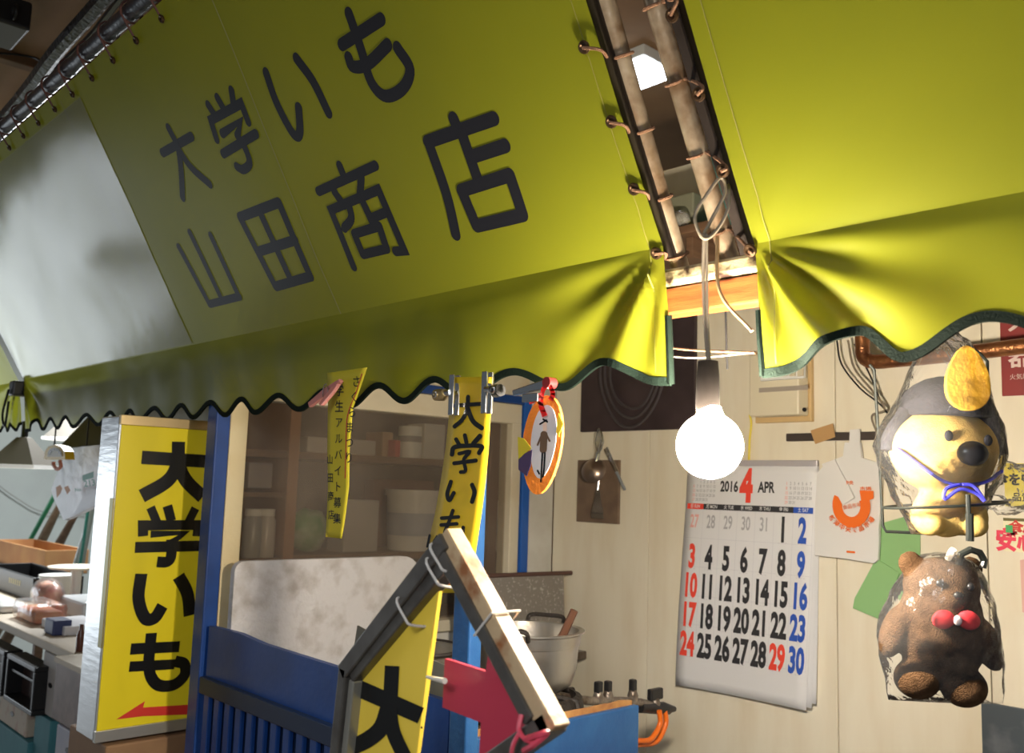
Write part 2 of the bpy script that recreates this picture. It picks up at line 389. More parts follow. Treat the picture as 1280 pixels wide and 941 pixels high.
def awning(name, label, x0, x1, smax, edge, corners, zf, nu, hem):
    t = thing(name, label, 'awning', ((x0 + x1) / 2, YE, zf), group=None)
    # sloping panel
    bm = newbm()
    def fp(u, v):
        x = x0 + (x1 - x0) * u; s = smax * v
        return c3(x, s, poff(x, s, corners), zf)
    grid(bm, nu, 36, fp); pan = obj('canopy_panel', bm, CANVAS, t, 'all', recalc=False)
    # valance
    bm = newbm()
    def fv(u, v):
        x = x0 + (x1 - x0) * u; zb = interp(x, edge); q = (zf - zb) * v
        y = YE - wrinkle(x, q, corners) * min(1, v * 5) + 0.016 * v
        return Vector((x, y, zf - q))
    grid(bm, nu * 2, 26, fv); val = obj('valance', bm, CANVAS, t, 'all', recalc=False)
    # dark binding along the scallops
    bm = newbm(); n = nu * 2; g = []
    for i in range(n + 1):
        e = fv(i / n, 1.0); e0 = fv(max(0, i - 1) / n, 1.0); e1 = fv(min(n, i + 1) / n, 1.0); d = (e1 - e0).normalized()
        up = Vector((-d.z, 0, d.x)); up = up if up.z > 0 else -up
        ring = []
        for a, b in ((-0.0022, -0.002), (-0.0022, 0.0085), (0.0022, 0.0085), (0.0022, -0.002)):
            ring.append(bm.verts.new(e + up * b + Vector((0, a, 0))))
        g.append(ring)
    for A, B in zip(g, g[1:]):
        for j in range(4): bm.faces.new((A[j], A[(j + 1) % 4], B[(j + 1) % 4], B[j]))
    bm.faces.new(g[0]); bm.faces.new(g[-1][::-1])
    obj('edge_binding', bm, BIND, val)
    for hx, side in hem:                                    # stitched side hem
        bm = newbm(); ribbon(bm, [(hx + side * 0.020, s * smax / 24) for s in range(25)], 0.0012, lambda a, b: c3(a, b, poff(a, b, corners) + 0.0008, zf), 'flat')
        ribbon(bm, [(hx + side * 0.020, -0.16 * i / 20) for i in range(0, 20)], 0.0012,
               lambda a, b: fv((a - x0) / (x1 - x0), min(0.96, -b / 0.165)) + Vector((0, -0.0015, 0)), 'flat')
        obj('hem_stitch', bm, M('hem_thread', (0.16, 0.15, 0.02), 0.8), pan, recalc=False)
        e = fv(0 if side > 0 else 1, 0.55); bm = newbm()
        tube(bm, [fv(0 if side > 0 else 1, 0.50 + 0.1 * k) for k in range(6)], 0.0045, 6); obj('corner_binding', bm, BIND, val)
    return t, pan, val, fv
LOWS = [34, 49, 68, 88, 119, 145, 167, 204, 235, 275, 313, 366, 430, 497, 572, 690]
lx = [onY(p, 500, YE).x for p in LOWS]; EX0, EX1 = -3.345, -0.703
edgeL = []
for a, b in zip(lx, lx[1:]): edgeL += [(a, 1.684), ((a + b) / 2, 1.715)]
xh = onY(742, 445, YE)
edgeL += [(lx[-1], 1.687), (xh.x, 1.716), (onY(815, 480, YE).x, 1.684), (EX1, 1.683)]
awL, panL, valL, fvL = awning('shop_awning', 'long yellow-green canvas awning with black painted lettering and dark scalloped edge', EX0, EX1, 0.618, edgeL, (EX1, EX0), ZF, 150, ((EX1, -1),))
ZR = 1.834
RX0 = -0.573
edgeR = [(RX0, 1.684), (onY(960, 466, YE).x, 1.684), (onY(1062, 414, YE).x, 1.722), (onY(1118, 446, YE).x, 1.690), (onY(1222, 393, YE).x, 1.722), (-0.24, 1.69), (-0.17, 1.722), (-0.10, 1.69), (0.0, 1.72)]
awR, panR, valR, fvR = awning('shop_awning', 'plain yellow-green canvas awning right of the lashed gap, without lettering', RX0, 0.0, 0.62, edgeR, (RX0,), ZR, 70, ((RX0, 1),))
edgeN = [(-4.4 + 0.05 * k, 1.688 if k % 2 else 1.71) for k in range(21)]
awN, panN, valN, fvN = awning('shop_awning', 'pale end of the neighbouring awning at the far left edge', -4.4, -3.40, 0.6, edgeN, (-3.40,), ZF, 40, ())
# seams of the joined canvas widths
for pts in (((75, 115), (165, 310), (205, 425)), ((312, 140), (372, 258), (428, 372)), ((0, 262), (45, 360), (92, 450))):
    P = [c2(*p) for p in pts]; xm = sum(p[0] for p in P) / 3
    bm = newbm(); ribbon(bm, [(xm, 0.60 * k / 30) for k in range(31)], 0.0032, lambda a, b: c3(a, b, poff(a, b, (EX0, EX1)) + 0.0006), 'flat')
    obj('canvas_seam', bm, SEAM, panL, recalc=False)
# clear vinyl patch over the far lower end
VINYL = glassy('clear_vinyl_patch', gloss=0.24, rough=0.15, haze=0.20, hazec=(0.42, 0.38, 0.30), bump=0.10, bscale=6, hscale=6)
xp = -2.05
bm = newbm(); grid(bm, 60, 24, lambda u, v: c3(-3.34 + (xp + 3.34) * u, 0.004 + 0.575 * v, 0.0012 + poff(-3.34 + (xp + 3.34) * u, 0.004 + 0.575 * v, (EX0, EX1)) + 0.0005 * noise.noise((u * 9, v * 4, 3))))
obj('vinyl_patch', bm, VINYL, panL, 'all', recalc=False)
# painted lettering
def stroke_set(strokes, wd, fm2, fmap, name, mat, parent, cap='round'):
    bm = newbm()
    for i, st in enumerate(strokes):
        ww, cv = wd, True
        if isinstance(st, dict): ww = st.get('w', wd); cv = st.get('c', True); cl = st.get('closed', False); c_ = st.get('cap', cap); st = st['p']
        else: cl = False; c_ = cap
        P = [Vector((*fm2(*p), 0)) for p in st]
        if cl: Q = P + [P[0]]; Q = [Q[0]] + Q[1:]
        else: Q = curve(P, 6) if (cv and len(P) > 2) else P
        if len(Q) == 2: Q = [Q[0].lerp(Q[1], k / 6) for k in range(7)]
        if cl:
            for a, b in zip(Q, Q[1:]): ribbon(bm, [a.lerp(b, k / 6).xy for k in range(7)], ww, lambda x, y: fmap(x, y, i), 'round')
        else: ribbon(bm, [q.xy for q in Q], ww, lambda x, y: fmap(x, y, i), c_)
    return obj(name, bm, mat, parent, recalc=False)
LET = {
 'dai': [[(203.5, 191), (239.7, 170.4)], [(211.3, 159.6), (222.5, 184), (226.5, 212), (228, 247)], [(223.4, 185.8), (239, 209), (262.3, 230)]],
 'gaku': [[(260.8, 131), (269.5, 145)], [(272.2, 122), (281.2, 138)], [(289.7, 113), (292.5, 131)],
          dict(p=[(271.3, 174), (264, 150), (302, 129), (311, 152)], c=False), dict(p=[(278.5, 166.8), (301, 151.5), (297.5, 169.5)], c=False),
          [(297.5, 169.5), (307, 184), (313, 203), (305, 211.5), (297, 208)], [(279.5, 192), (321, 166.8)]],
 'i': [[(332.7, 91), (345.4, 126), (362, 159), (371, 170), (375.5, 163), (374, 134.3)], [(370.7, 73), (392, 102), (411, 141)]],
 'mo': [[(435.7, 17), (451, 61), (464, 102), (482, 120), (504, 110), (513, 86), (497, 59.5)], [(427, 56), (476.5, 24)], [(435.7, 72), (441, 83), (459.5, 80), (485, 56)]],
 'yama': [dict(p=[(223.4, 308.7), (262, 380)], c=False), [(237, 291), (274.9, 369.5)], [(263.2, 294.6), (298.2, 370)], [(262, 380), (299.4, 370.6)]],
 'ta': [dict(p=[(300.6, 271.2), (349.7, 252.5), (389.5, 344.9), (345, 357.8)], closed=True), [(325, 262), (366, 352)], [(322.8, 314.5), (370.8, 299.3)]],
 'sho': [[(424.5, 207), (430.4, 222)], [(398.5, 239), (469, 207)], [(418.7, 240), (430, 256)], [(451.5, 221), (450.3, 243)],
         dict(p=[(443.3, 333), (414.5, 262), (473, 237), (506, 313), (495, 314)], c=False), [(437.4, 258), (440, 273), (431.6, 284.7)],
         dict(p=[(455, 254), (464, 273), (480.8, 266)], c=False), dict(p=[(444.4, 291.7), (474.9, 282.3), (484.3, 310.5), (455, 317.5)], closed=True)],
 'ten': [[(567.5, 148), (574.5, 165)], [(535, 177), (618, 148)], [(535.8, 177), (558, 242.5), (569.8, 293)], [(579.2, 170), (598, 226)], [(591, 195.6), (632, 182)],
         dict(p=[(577, 238), (637.5, 218.5), (654, 268.5), (596, 282.5)], closed=True)]}
WID = dict(dai=0.0185, gaku=0.0175, i=0.0185, mo=0.019, yama=0.0175, ta=0.0195, sho=0.0165, ten=0.0200)
for k, st in LET.items():
    o = stroke_set(st, WID[k], c2, lambda x, y, i: c3(x, y, poff(x, y, (EX0, EX1)) + 0.0007 + 0.00008 * i), 'painted_character', INK, panL)
# grommets and lashing cord
gl = [(733, 58), (767, 151), (795, 235), (823, 315)]; gr = [(843, 18), (876, 117), (906, 212), (940, 311)]
def grommet(px, py, zf, parent):
    x, s = c2(px, py, zf); c = c3(x, s, 0.005, zf); bm = newbm()
    e1 = Vector((1, 0, 0)); e2 = NOUT.cross(e1)
    tube(bm, [c + (e1 * math.cos(a) + e2 * math.sin(a)) * 0.0058 for a in [2 * PI * j / 14 for j in range(14)]], 0.0026, 6, closed=True)
    lathe(bm, [(0.0, 0.0), (0.005, 0.0), (0.005, 0.0005), (0, 0.0005)], None, 12, Matrix.Translation(c) @ NOUT.to_track_quat('Z', 'X').to_matrix().to_4x4(), cap=False)
    obj('grommet', bm, BRASSD, parent, True); return c
GL = [grommet(*p, ZF, panL) for p in gl]; GR = [grommet(*p, ZR, panR) for p in gr]
# top rail, its lashings and the pipe arms behind the gap
rail = thing('awning_pipe', 'black taped steel pipe along the top edge of the lettered awning', 'pipe', (-2, YE - 0.618 * CT, ZF + 0.618 * ST))
tp = c3(0, 0.640, 0.004)
TAPE = M('black_tape_wrap', (0.015, 0.015, 0.02), rough=0.35, bump=0.25, bscale=40)
bm = newbm(); tube(bm, [(x, tp.y + 0.012, tp.z + 0.012) for x in [-4.3 + 0.03 * i for i in range(145)]],
                   [0.0165 + 0.0025 * noise.noise((i * 0.9, 0, 0)) for i in range(145)], 10)
obj('pipe', bm, TAPE, rail, True)
for k in range(30):
    x = -4.2 + 0.118 * k
    bm = newbm(); c = Vector((x, tp.y + 0.012, tp.z + 0.012))
    tube(bm, [c + Vector((0.004 * math.sin(a), 0.0205 * math.cos(a), 0.0205 * math.sin(a))) for a in [2 * PI * j / 12 for j in range(12)]], 0.0022, 5, closed=True)
    tube(bm, [c + Vector((0, -0.016, -0.014)), c3(x + 0.004, 0.600, 0.006)], 0.0022, 5)
    obj('lashing', bm, M('dark_red_cord', (0.06, 0.02, 0.015), 0.8), rail, True)
    bm = newbm(); g = c3(x + 0.004, 0.592, 0.005); e2 = NOUT.cross(Vector((1, 0, 0)))
    tube(bm, [g + (Vector((1, 0, 0)) * math.cos(a) + e2 * math.sin(a)) * 0.005 for a in [2 * PI * j / 10 for j in range(10)]], 0.003, 5, closed=True)
    obj('grommet', bm, BRASSD, panL if x > -3.3 else panN, True)
def arm(p0, p1, off, label, r):
    a = Vector(c3(*c2(*p0, ZF, off), off)); b = Vector(c3(*c2(*p1, ZF, off), off)); d = (b - a).normalized()
    t = thing('support_pipe', label, 'pipe', tuple(b), 'lashed support pipes in the awning gap')
    a = a - d * 0.33; bm = newbm(); tube(bm, [a + (b - a) * (i / 20) for i in range(21)], r, 14); obj('pipe', bm, STEELPIPE, t, True)
    return t, a, b
pa1, a1, b1 = arm((757, 0), (851, 338), -0.03, 'left rusty support pipe in the gap between the awnings', 0.0122)
pa2, a2, b2 = arm((818, 0), (914, 330), -0.03, 'right rusty support pipe in the gap, with the looped lamp cord', 0.0122)
# dark outer angle irons behind the canvas edges
for (p0, p1, lab) in (((738, 0), (836, 322), 'thin dark angle iron behind the edge of the lettered awning'), ((838, 0), (932, 318), 'thin dark angle iron behind the edge of the plain awning')):
    a = Vector(c3(*c2(*p0, ZF, -0.012), -0.012)); b = Vector(c3(*c2(*p1, ZF, -0.012), -0.012)); a = a + (a - b)
    bm = newbm(); prism(bm, [a + Vector((-0.007, 0, 0)), a + Vector((0.007, 0, 0)), b + Vector((0.007, 0, 0)), b + Vector((-0.007, 0, 0))], -NOUT * 0.004)
    prism(bm, [a + Vector((0.007, 0, 0)), b + Vector((0.007, 0, 0)), b + Vector((0.007, 0, 0)) - NOUT * 0.014, a + Vector((0.007, 0, 0)) - NOUT * 0.014], (-0.003, 0, 0))
    tag(obj('angle_iron', bm, M('dark_iron', (0.03, 0.022, 0.018), 0.5, 0.6)), lab, 'metal bar')
def onarm(a, b, f): return a + (b - a) * f
def lash(name, label, pts, r=0.0021, mat=None):
    bm = newbm(); tube(bm, curve(pts, 6), r, 6); return tag(obj(name, bm, mat or ROPE, None, True), label, 'cord')
def around(pipe_a, pipe_b, f, r=0.0145, turn=0.0):
    c = onarm(pipe_a, pipe_b, f); d = (pipe_b - pipe_a).normalized(); e1 = Vector((1, 0, 0)); e1 = (e1 - d * e1.dot(d)).normalized(); e2 = d.cross(e1)
    return [c + (e1 * math.cos(q) + e2 * math.sin(q)) * r for q in [turn + 2 * PI * j / 8 for j in range(9)]]
def nearest(a, b, p): return max(0, min(1, (Vector(p) - a).dot(b - a) / (b - a).length_squared))
def over(g, r0, xe, zf):
    s_ = (g.z - zf) / ST; s1 = (r0.z - zf) / ST; f = abs(xe - g.x) / max(0.02, abs(r0.x - g.x))
    return c3(xe, s_ + (s1 - s_) * min(1, f), 0.005, zf)
for k, g in enumerate(GL):
    f = min(0.97, nearest(a1, b1, g) + 0.035); ring = around(a1, b1, f, turn=2.6)
    lash('lashing_cord', ('topmost', 'second', 'third', 'lowest')[k] + ' brown cord lashing the lettered awning to its support pipe', [g + NOUT * 0.003, over(g, ring[0], EX1 + 0.004, ZF)] + ring)
for k, g in enumerate(GR):
    f = min(0.97, nearest(a2, b2, g) - 0.03); ring = around(a2, b2, f, turn=0.3)
    lash('lashing_cord', ('topmost', 'second', 'third', 'lowest')[k] + ' brown cord lashing the plain right awning to its support pipe', [g + NOUT * 0.003, over(g, ring[0], RX0 - 0.004, ZR)] + ring)
# header beam: cream rail over orange wooden beam
struct('trim_2', bbox((-3.3, 0.935, 1.775), (0.2, 0.965, 1.809), 0.003), ORANGEW, 'orange-brown wooden beam under the awning pipes')
struct('trim_3', bbox((-3.3, 0.925, 1.811), (0.2, 0.972, 1.832), 0.005), M('greasy_cream_rail', (0.62, 0.50, 0.28), 0.4, c2=(0.03, 0.015, 0.01), scale=26, lo=0.45, hi=0.62, bump=0.3), 'grease-stained cream rail the support pipes rest on')

# ================================================================= PENDANT LAMP
BC = onY(887, 557, 0.872)
lamp = thing('pendant_lamp', 'bare lit globe light bulb hanging in the awning gap from a grey cord', 'lamp', tuple(BC))
BR_ = 0.0368; KB = BR_ / 0.047
prof = [(0.0005, -BR_)]
for k in range(1, 25):
    a = -PI / 2 + k * PI / 2 * 1.72 / 24
    prof.append((BR_ * math.cos(a), BR_ * math.sin(a)))
prof += [(0.0185 * KB, 0.046 * KB), (0.0165 * KB, 0.052 * KB), (0.0150 * KB, 0.056 * KB)]
BULB = M('glowing_bulb', (1.0, 0.86, 0.62), emis=860, ecol=(1.0, 0.87, 0.69))
obj('bulb', lathe(newbm(), prof, BC, 32), BULB, lamp, 'all')
sc_ = BC + Vector((-0.003, 0, 0.050 * KB))
so = obj('socket', lathe(newbm(), [(q * KB, r * KB) for q, r in [(0.0165, 0.0), (0.0175, 0.004), (0.0165, 0.05), (0.0150, 0.066), (0.0145, 0.072), (0.005, 0.073)]], sc_, 24), M('dark_rubber_socket', (0.008, 0.006, 0.005), 0.9, spec=0.1), lamp, True)
CORDM = M('grey_brown_flex', (0.20, 0.165, 0.12), rough=0.6)
top = Vector((-0.795, 1.0, 2.0)); px_top = onarm(a2, b2, nearest(a2, b2, onY(884, 262, 0.87)))
loopc = onY(884, 262, 0.868)
bm = newbm()
ctop = sc_ + Vector((0, 0, 0.07 * KB)); e_r = CAMR.col[0].copy(); e_r = Vector((e_r.x, e_r.y, 0)).normalized()
# the flex rises, bends forward over the beam and is tied in a loop round the pipe
knot = onY(880, 292, 0.862)
tube(bm, curve([ctop, onY(881, 400, 0.873), onY(879, 345, 0.870), knot], 8), 0.0021, 8)
tube(bm, curve([knot, knot + e_r * 0.010 + Vector((0, 0, 0.02)), knot + e_r * 0.024 + Vector((0, 0, 0.050)), knot + e_r * 0.021 + Vector((0, -0.004, 0.066)), knot + e_r * 0.006 + Vector((0, -0.006, 0.044)),
               knot - e_r * 0.008 + Vector((0, -0.004, 0.020)), knot + Vector((0.001, -0.003, -0.006)), knot + e_r * 0.014 + Vector((0, 0, 0.004)), knot + e_r * 0.027 + Vector((0, 0.0, 0.03)), knot + e_r * 0.026 + Vector((0, 0.004, 0.06))], 8), 0.0021, 8)
tube(bm, curve([knot + e_r * 0.003, onY(883.5, 345, 0.870), onY(884.5, 400, 0.872), ctop + e_r * 0.002], 8), 0.0017, 8)
obj('flex', bm, CORDM, lamp, True)
lash('twine', 'pale twine running from the support pipe to the corner of the plain awning', [onarm(a2, b2, 0.95) + Vector((0, -0.014, 0)), onY(900, 365, 0.905), onY(940, 414, 0.912)], 0.0024, M('pale_twine', (0.50, 0.33, 0.16), 0.8))
lash('pull_string', 'thin dark pull cord with a knotted end right of the bulb cord', [onY(907, 385, 1.0), onY(908, 430, 1.0), onY(909, 458, 1.0), onY(909, 461, 1.0)], 0.0014, BLACK)
lash('twine', 'upper brown string stretched across the gap above the bulb', [onY(818, 431, 0.922), onY(860, 437, 0.925), onY(944, 441, 0.922)], 0.0016)
lash('twine', 'lower pale string stretched across the gap above the bulb', [onY(818, 443, 0.922), onY(870, 447, 0.925), onY(944, 440, 0.922)], 0.0014, CORDM)

# ================================================================= ON THE CREAM WALL
def W(px, py, off=0.0): return onY(px, py, YW - off)
def wallrect(name, p0, p1, off, th, mat, parent=None, r=0.0015):
    a = W(*p0, off); b = W(*p1, off); return obj(name, bbox((a.x, YW - off - th, a.z), (b.x, YW - off, b.z), r), mat, parent)
# dark backing board with cable coil
o = wallrect('dark_board', (732, 400), (871, 536), 0.001, 0.012, DARKBD); tag(o, 'dark brown board on the wall behind the light bulb', 'board')
bm = newbm()
c = W(792, 468, 0.03)
for k in range(3):
    rx, rz = 0.085 + 0.012 * k, 0.125 + 0.016 * k
    tube(bm, [c + Vector((rx * math.cos(a) + 0.004 * math.sin(3 * a + k), -0.006 * k, rz * math.sin(a) - 0.01 * k + 0.03)) for a in [2 * PI * j / 36 for j in range(36)]], 0.0042, 6, closed=True)
tag(obj('cable_coil', bm, M('dusty_black_cable', (0.06, 0.05, 0.055), 0.6), None, True), 'coil of dusty black cable hanging on the dark board', 'cable')
# utensil rack
ur = wallrect('utensil_board', (725, 575), (775, 655), 0.001, 0.010, M('brown_rack_board', (0.22, 0.15, 0.10), 0.5, c2=(0.15, 0.10, 0.07), scale=15)); tag(ur, 'small brown board on the wall with kitchen utensils hung on it', 'board')
t = thing('ladle', 'steel ladle with a round dark bowl hanging on the utensil board', 'ladle', tuple(W(744, 590, 0.05)))
c = W(742, 588, 0.055)
bm = newbm(); fm = Matrix.Translation(c) @ Matrix.Rotation(math.radians(70), 4, 'X') @ Matrix.Rotation(0.35, 4, 'Y')
lathe(bm, [(0.0, 0.018), (0.020, 0.014), (0.034, 0.004), (0.036, 0.0), (0.033, 0.001), (0.019, 0.011), (0.0, 0.015)], None, 24, fm, cap=False)
obj('bowl', bm, M('dark_steel', (0.35, 0.27, 0.22), 0.3, 0.9), t, True)
obj('handle', tube(newbm(), [c + Vector((0.004, 0.0, 0.012)), c + Vector((0.012, 0.01, 0.06)), c + Vector((0.010, 0.02, 0.085))], 0.0035, 6), CHROME, t, True)
t = thing('whisk', 'wire whisk hanging head up at the top of the utensil board', 'whisk', tuple(W(748, 560, 0.04)))
c = W(748, 552, 0.045); bm = newbm()
for k in range(7):
    a = PI * k / 7
    tube(bm, [c + Vector((0.017 * math.cos(a) * math.sin(q), 0.012 * math.sin(a) * math.sin(q), -0.035 + 0.075 * (q / PI))) if q < PI * 0.5 else c + Vector((0.017 * math.cos(a) * math.sin(q), 0.012 * math.sin(a) * math.sin(q), 0.0025 + 0.035 * (1 - math.cos(q - PI / 2) ** 2))) for q in [PI * j / 10 for j in range(11)]], 0.0014, 5)
obj('wires', bm, CHROME, t, True)
obj('handle', tube(newbm(), [c + Vector((0, 0, -0.03)), c + Vector((-0.004, 0, -0.085))], 0.006, 8), CHROME, t, True)
t = thing('slotted_turner', 'fan-shaped slotted steel turner at the bottom of the utensil board', 'turner', tuple(W(748, 630, 0.03)))
c = W(747, 618, 0.035)
for k in range(8):
    f0 = -0.008 + 0.016 * k / 7; f1 = -0.021 + 0.042 * k / 7
    bm = newbm(); prism(bm, [c + Vector((f0 - 0.0009, 0, 0)), c + Vector((f0 + 0.0009, 0, 0)), c + Vector((f1 + 0.0022, 0, -0.052)), c + Vector((f1 - 0.0022, 0, -0.052))], (0, 0.0015, 0)); obj('tine', bm, CHROME, t)
bm = newbm(); prism(bm, [c + Vector((-0.010, 0, 0)), c + Vector((0.010, 0, 0)), c + Vector((0.006, 0, 0.014)), c + Vector((-0.006, 0, 0.014))], (0, 0.0015, 0)); obj('ferrule', bm, CHROME, t); bm = newbm()
prism(bm, [c + Vector((-0.022, 0, -0.050)), c + Vector((0.022, 0, -0.050)), c + Vector((0.023, 0, -0.066)), c + Vector((-0.021, 0, -0.066))], (0, 0.0015, 0)); obj('blade', bm, CHROME, t)
obj('handle', tube(newbm(), [c + Vector((0, 0, 0.012)), c + Vector((0.001, 0.004, 0.045))], 0.003, 6), CHROME, t, True)
t = thing('knife', 'long slim steel knife hanging behind the ladle', 'knife', tuple(W(768, 595, 0.02)))
a = W(757, 560, 0.022); b = W(781, 612, 0.022)
bm = newbm(); d = (b - a).normalized(); nn = Vector((d.z, 0, -d.x))
prism(bm, [a + nn * 0.008, a - nn * 0.008, a + (b - a) * 0.6 - nn * 0.006, a + (b - a) * 0.6 + nn * 0.006], (0, 0.0012, 0)); obj('blade', bm, CHROME, t)
obj('handle', tube(newbm(), [a + (b - a) * 0.58, b], 0.0042, 8), M('blue_grey_handle', (0.45, 0.50, 0.58), 0.25, 0.6), t, True)
# breaker box
t = thing('breaker_box', 'cream plastic electrical breaker box on a wooden backing board', 'breaker box', tuple(W(983, 520)))
wallrect('backing_board', (948, 440), (1018, 527), 0.001, 0.014, M('yellow_wood', (0.60, 0.42, 0.20), 0.5), t)
bx = wallrect('case', (949, 446), (1011, 520), 0.015, 0.045, M('cream_plastic', (0.70, 0.63, 0.47), 0.4), t, 0.004)
wallrect('switch_row', (953, 452), (1008, 473), 0.060, 0.012, WHITEPL, t, 0.003)
for k in range(5): wallrect('switch', (958 + 10 * k, 456), (965 + 10 * k, 470), 0.072, 0.006, CREAMW, bx, 0.001)
wallrect('lid_seam', (949, 485), (1010, 487), 0.060, 0.001, M('seam_grey', (0.35, 0.3, 0.25), 0.6), bx, 0.0002)
cc = W(1006, 512, 0.061); obj('screw', lathe(newbm(), [(0, 0), (0.005, 0), (0.005, 0.003), (0, 0.003)], None, 12, Matrix.Translation(cc) @ Matrix.Rotation(PI / 2, 4, 'X')), BLACK, bx)
# yellow strap above the calendar
bm = newbm(); tube(bm, curve([W(937, 518, 0.012), W(939, 530, 0.010), W(937, 550, 0.008), W(936, 580, 0.006)], 6), 0.0028, 6)
tag(obj('yellow_tie', bm, M('yellow_cord', (0.8, 0.65, 0.08), 0.6), None, True), 'short yellow tie hanging above the calendar', 'tie')
# knife rail with tape
t = thing('wall_rail', 'dark metal rail on the wall held by a piece of brown tape', 'rail', tuple(W(1040, 546)))
wallrect('bar', (985, 542), (1098, 550), 0.002, 0.010, M('dark_rail', (0.10, 0.08, 0.075), 0.4, 0.5), t, 0.002)
bm = newbm(); prism(bm, [W(1013, 538, 0.014), W(1041, 529, 0.014), W(1044, 546, 0.014), W(1019, 555, 0.014)], (0, 0.001, 0)); obj('tape', bm, M('brown_tape', (0.50, 0.30, 0.13), 0.4), t)
# calendar
cal = thing('calendar', 'white wall calendar page for April with big numerals', 'calendar', tuple(W(940, 580)))
cTL, cTR = W(860, 582, 0.014), W(1022, 578, 0.014); cw = cTR.x - cTL.x; ch = 0.560
x0c, z0c = cTL.x, 1.628
def calmap(x, y, off=0.0):      # x 0..1, y 0..1 downwards
    sway = 0.010 * math.sin(y * 2.2) * y + 0.006 * math.sin(x * 4 + y * 3) * y
    return Vector((x0c + x * cw - 0.026 * y, YW - 0.014 - sway - off, z0c - y * ch + 0.006 * x * y))
bm = newbm(); sheet(bm, 12, 24, lambda u, v: calmap(u, v), (0, -1, 0), 0.0008); obj('front_page', bm, WHITEP, cal, 'all')
for k, (dx, dy) in enumerate(((0.02, -0.012), (0.035, -0.03))):
    bm = newbm(); sheet(bm, 6, 12, lambda u, v: calmap(u, v * (1 + dy)) + Vector((dx * v * cw * 1.6, 0.003 + 0.003 * k, 0)), (0, -1, 0), 0.0006); obj('back_page', bm, WHITEP, cal, 'all')
obj('top_binding', bbox((x0c - 0.002, YW - 0.020, z0c - 0.006), (x0c + cw + 0.002, YW - 0.010, z0c + 0.008), 0.002), M('calendar_binding', (0.55, 0.52, 0.55), 0.4, 0.3), cal)
CBLK = M('calendar_black', (0.03, 0.03, 0.035), 0.6); CRED = M('calendar_red', (0.85, 0.07, 0.04), 0.6); CBLU = M('calendar_blue', (0.03, 0.10, 0.50), 0.6); CGRY = M('calendar_grey', (0.45, 0.45, 0.48), 0.6)
CPNK = M('calendar_pale_red', (0.85, 0.45, 0.42), 0.6)
def cm(off): return lambda x, y: calmap(x / cw, -y / ch, off)
ink = {'k': [], 'r': [], 'b': [], 'g': [], 'p': []}
ink['r'].append(('4', 0.49 * cw, -0.105 * ch, 0.105, 0.62, 0.006, 0))
ink['k'] += [('2016', 0.355 * cw, -0.105 * ch, 0.036, 0.72, 0.0012, 0), ('APR', 0.64 * cw, -0.105 * ch, 0.036, 0.68, 0.0012, 0)]
colx = [0.085 + 0.138 * k for k in range(7)]; rowy = [0.285, 0.425, 0.555, 0.685, 0.815]
grid_n = [[('27', 'p'), ('28', 'g'), ('29', 'g'), ('30', 'g'), ('31', 'g'), ('1', 'k'), ('2', 'b')]]
for r0 in (3, 10, 17, 24):
    grid_n.append([(str(r0 + k), 'r' if k == 0 or r0 + k == 29 else 'b' if k == 6 else 'k') for k in range(7)])
for r, row in enumerate(grid_n):
    for k, (s, c_) in enumerate(row):
        sm = c_ in 'gp'
        ink[c_].append((s, colx[k] * cw, -(rowy[r] - (0.02 if sm else 0)) * ch, 0.046 if sm else 0.080, 0.56 if sm else 0.52, 0.0008 if sm else 0.0034, 0))
        if not sm: ink['g'].append(('－ － －', colx[k] * cw, -(rowy[r] + 0.052) * ch, 0.008, 0.9, 0, 0))
for ox, start in ((0.065, 2), (0.79, 0)):       # little side months
    for r in range(5):
        for k in range(7):
            d_ = r * 7 + k + 1 - start
            if 1 <= d_ <= 31: ink['p' if k == 0 else 'g'].append((str(d_), (ox + 0.028 * k) * cw, -(0.085 + 0.020 * r) * ch, 0.0105, 0.8, 0.0002, 0))
heads = [('日 SUN', 'r'), ('月 MON', 'k'), ('火 TUE', 'k'), ('水 WED', 'k'), ('木 THU', 'k'), ('金 FRI', 'k'), ('土 SAT', 'b')]
MM = dict(k=CBLK, r=CRED, b=CBLU, g=CGRY, p=CPNK)
fp_ = cal.children[0]
for k, (s, c_) in enumerate(heads):
    bm = newbm(); plane2d(bm, [((colx[k] - 0.069) * cw, -0.208 * ch), ((colx[k] + 0.069) * cw, -0.208 * ch), ((colx[k] + 0.069) * cw, -0.183 * ch), ((colx[k] - 0.069) * cw, -0.183 * ch)], cm(0.0007)); obj('weekday_bar', bm, MM[c_], fp_)
texts([(s, colx[k] * cw, -0.1955 * ch, 0.0115, 0.8, 0.0002, 0) for k, (s, c_) in enumerate(heads)], cm(0.0012), 'weekday_print', WHITEP, fp_)
for k, it in ink.items():
    texts([q for q in it if q[3] > 0.03], cm(0.0011), 'numeral', MM[k], fp_, False)
    fine = [q for q in it if q[3] <= 0.03]
    if fine: texts(fine, cm(0.0011), 'fine_print', MM[k], fp_)
bm = newbm()
for r in range(6): y = 0.21 + 0.128 * r; ribbon(bm, [(0.016 * cw + 0.97 * cw * i / 8, -y * ch) for i in range(9)], 0.0006, cm(0.0008), 'flat')
for k in range(8): ribbon(bm, [((colx[0] - 0.069 + 0.138 * k) * cw, -(0.21 + 0.64 * i / 8) * ch) for i in range(9)], 0.0006, cm(0.0008), 'flat')
obj('ruled_lines', bm, M('faint_rule', (0.6, 0.6, 0.66), 0.7), fp_)
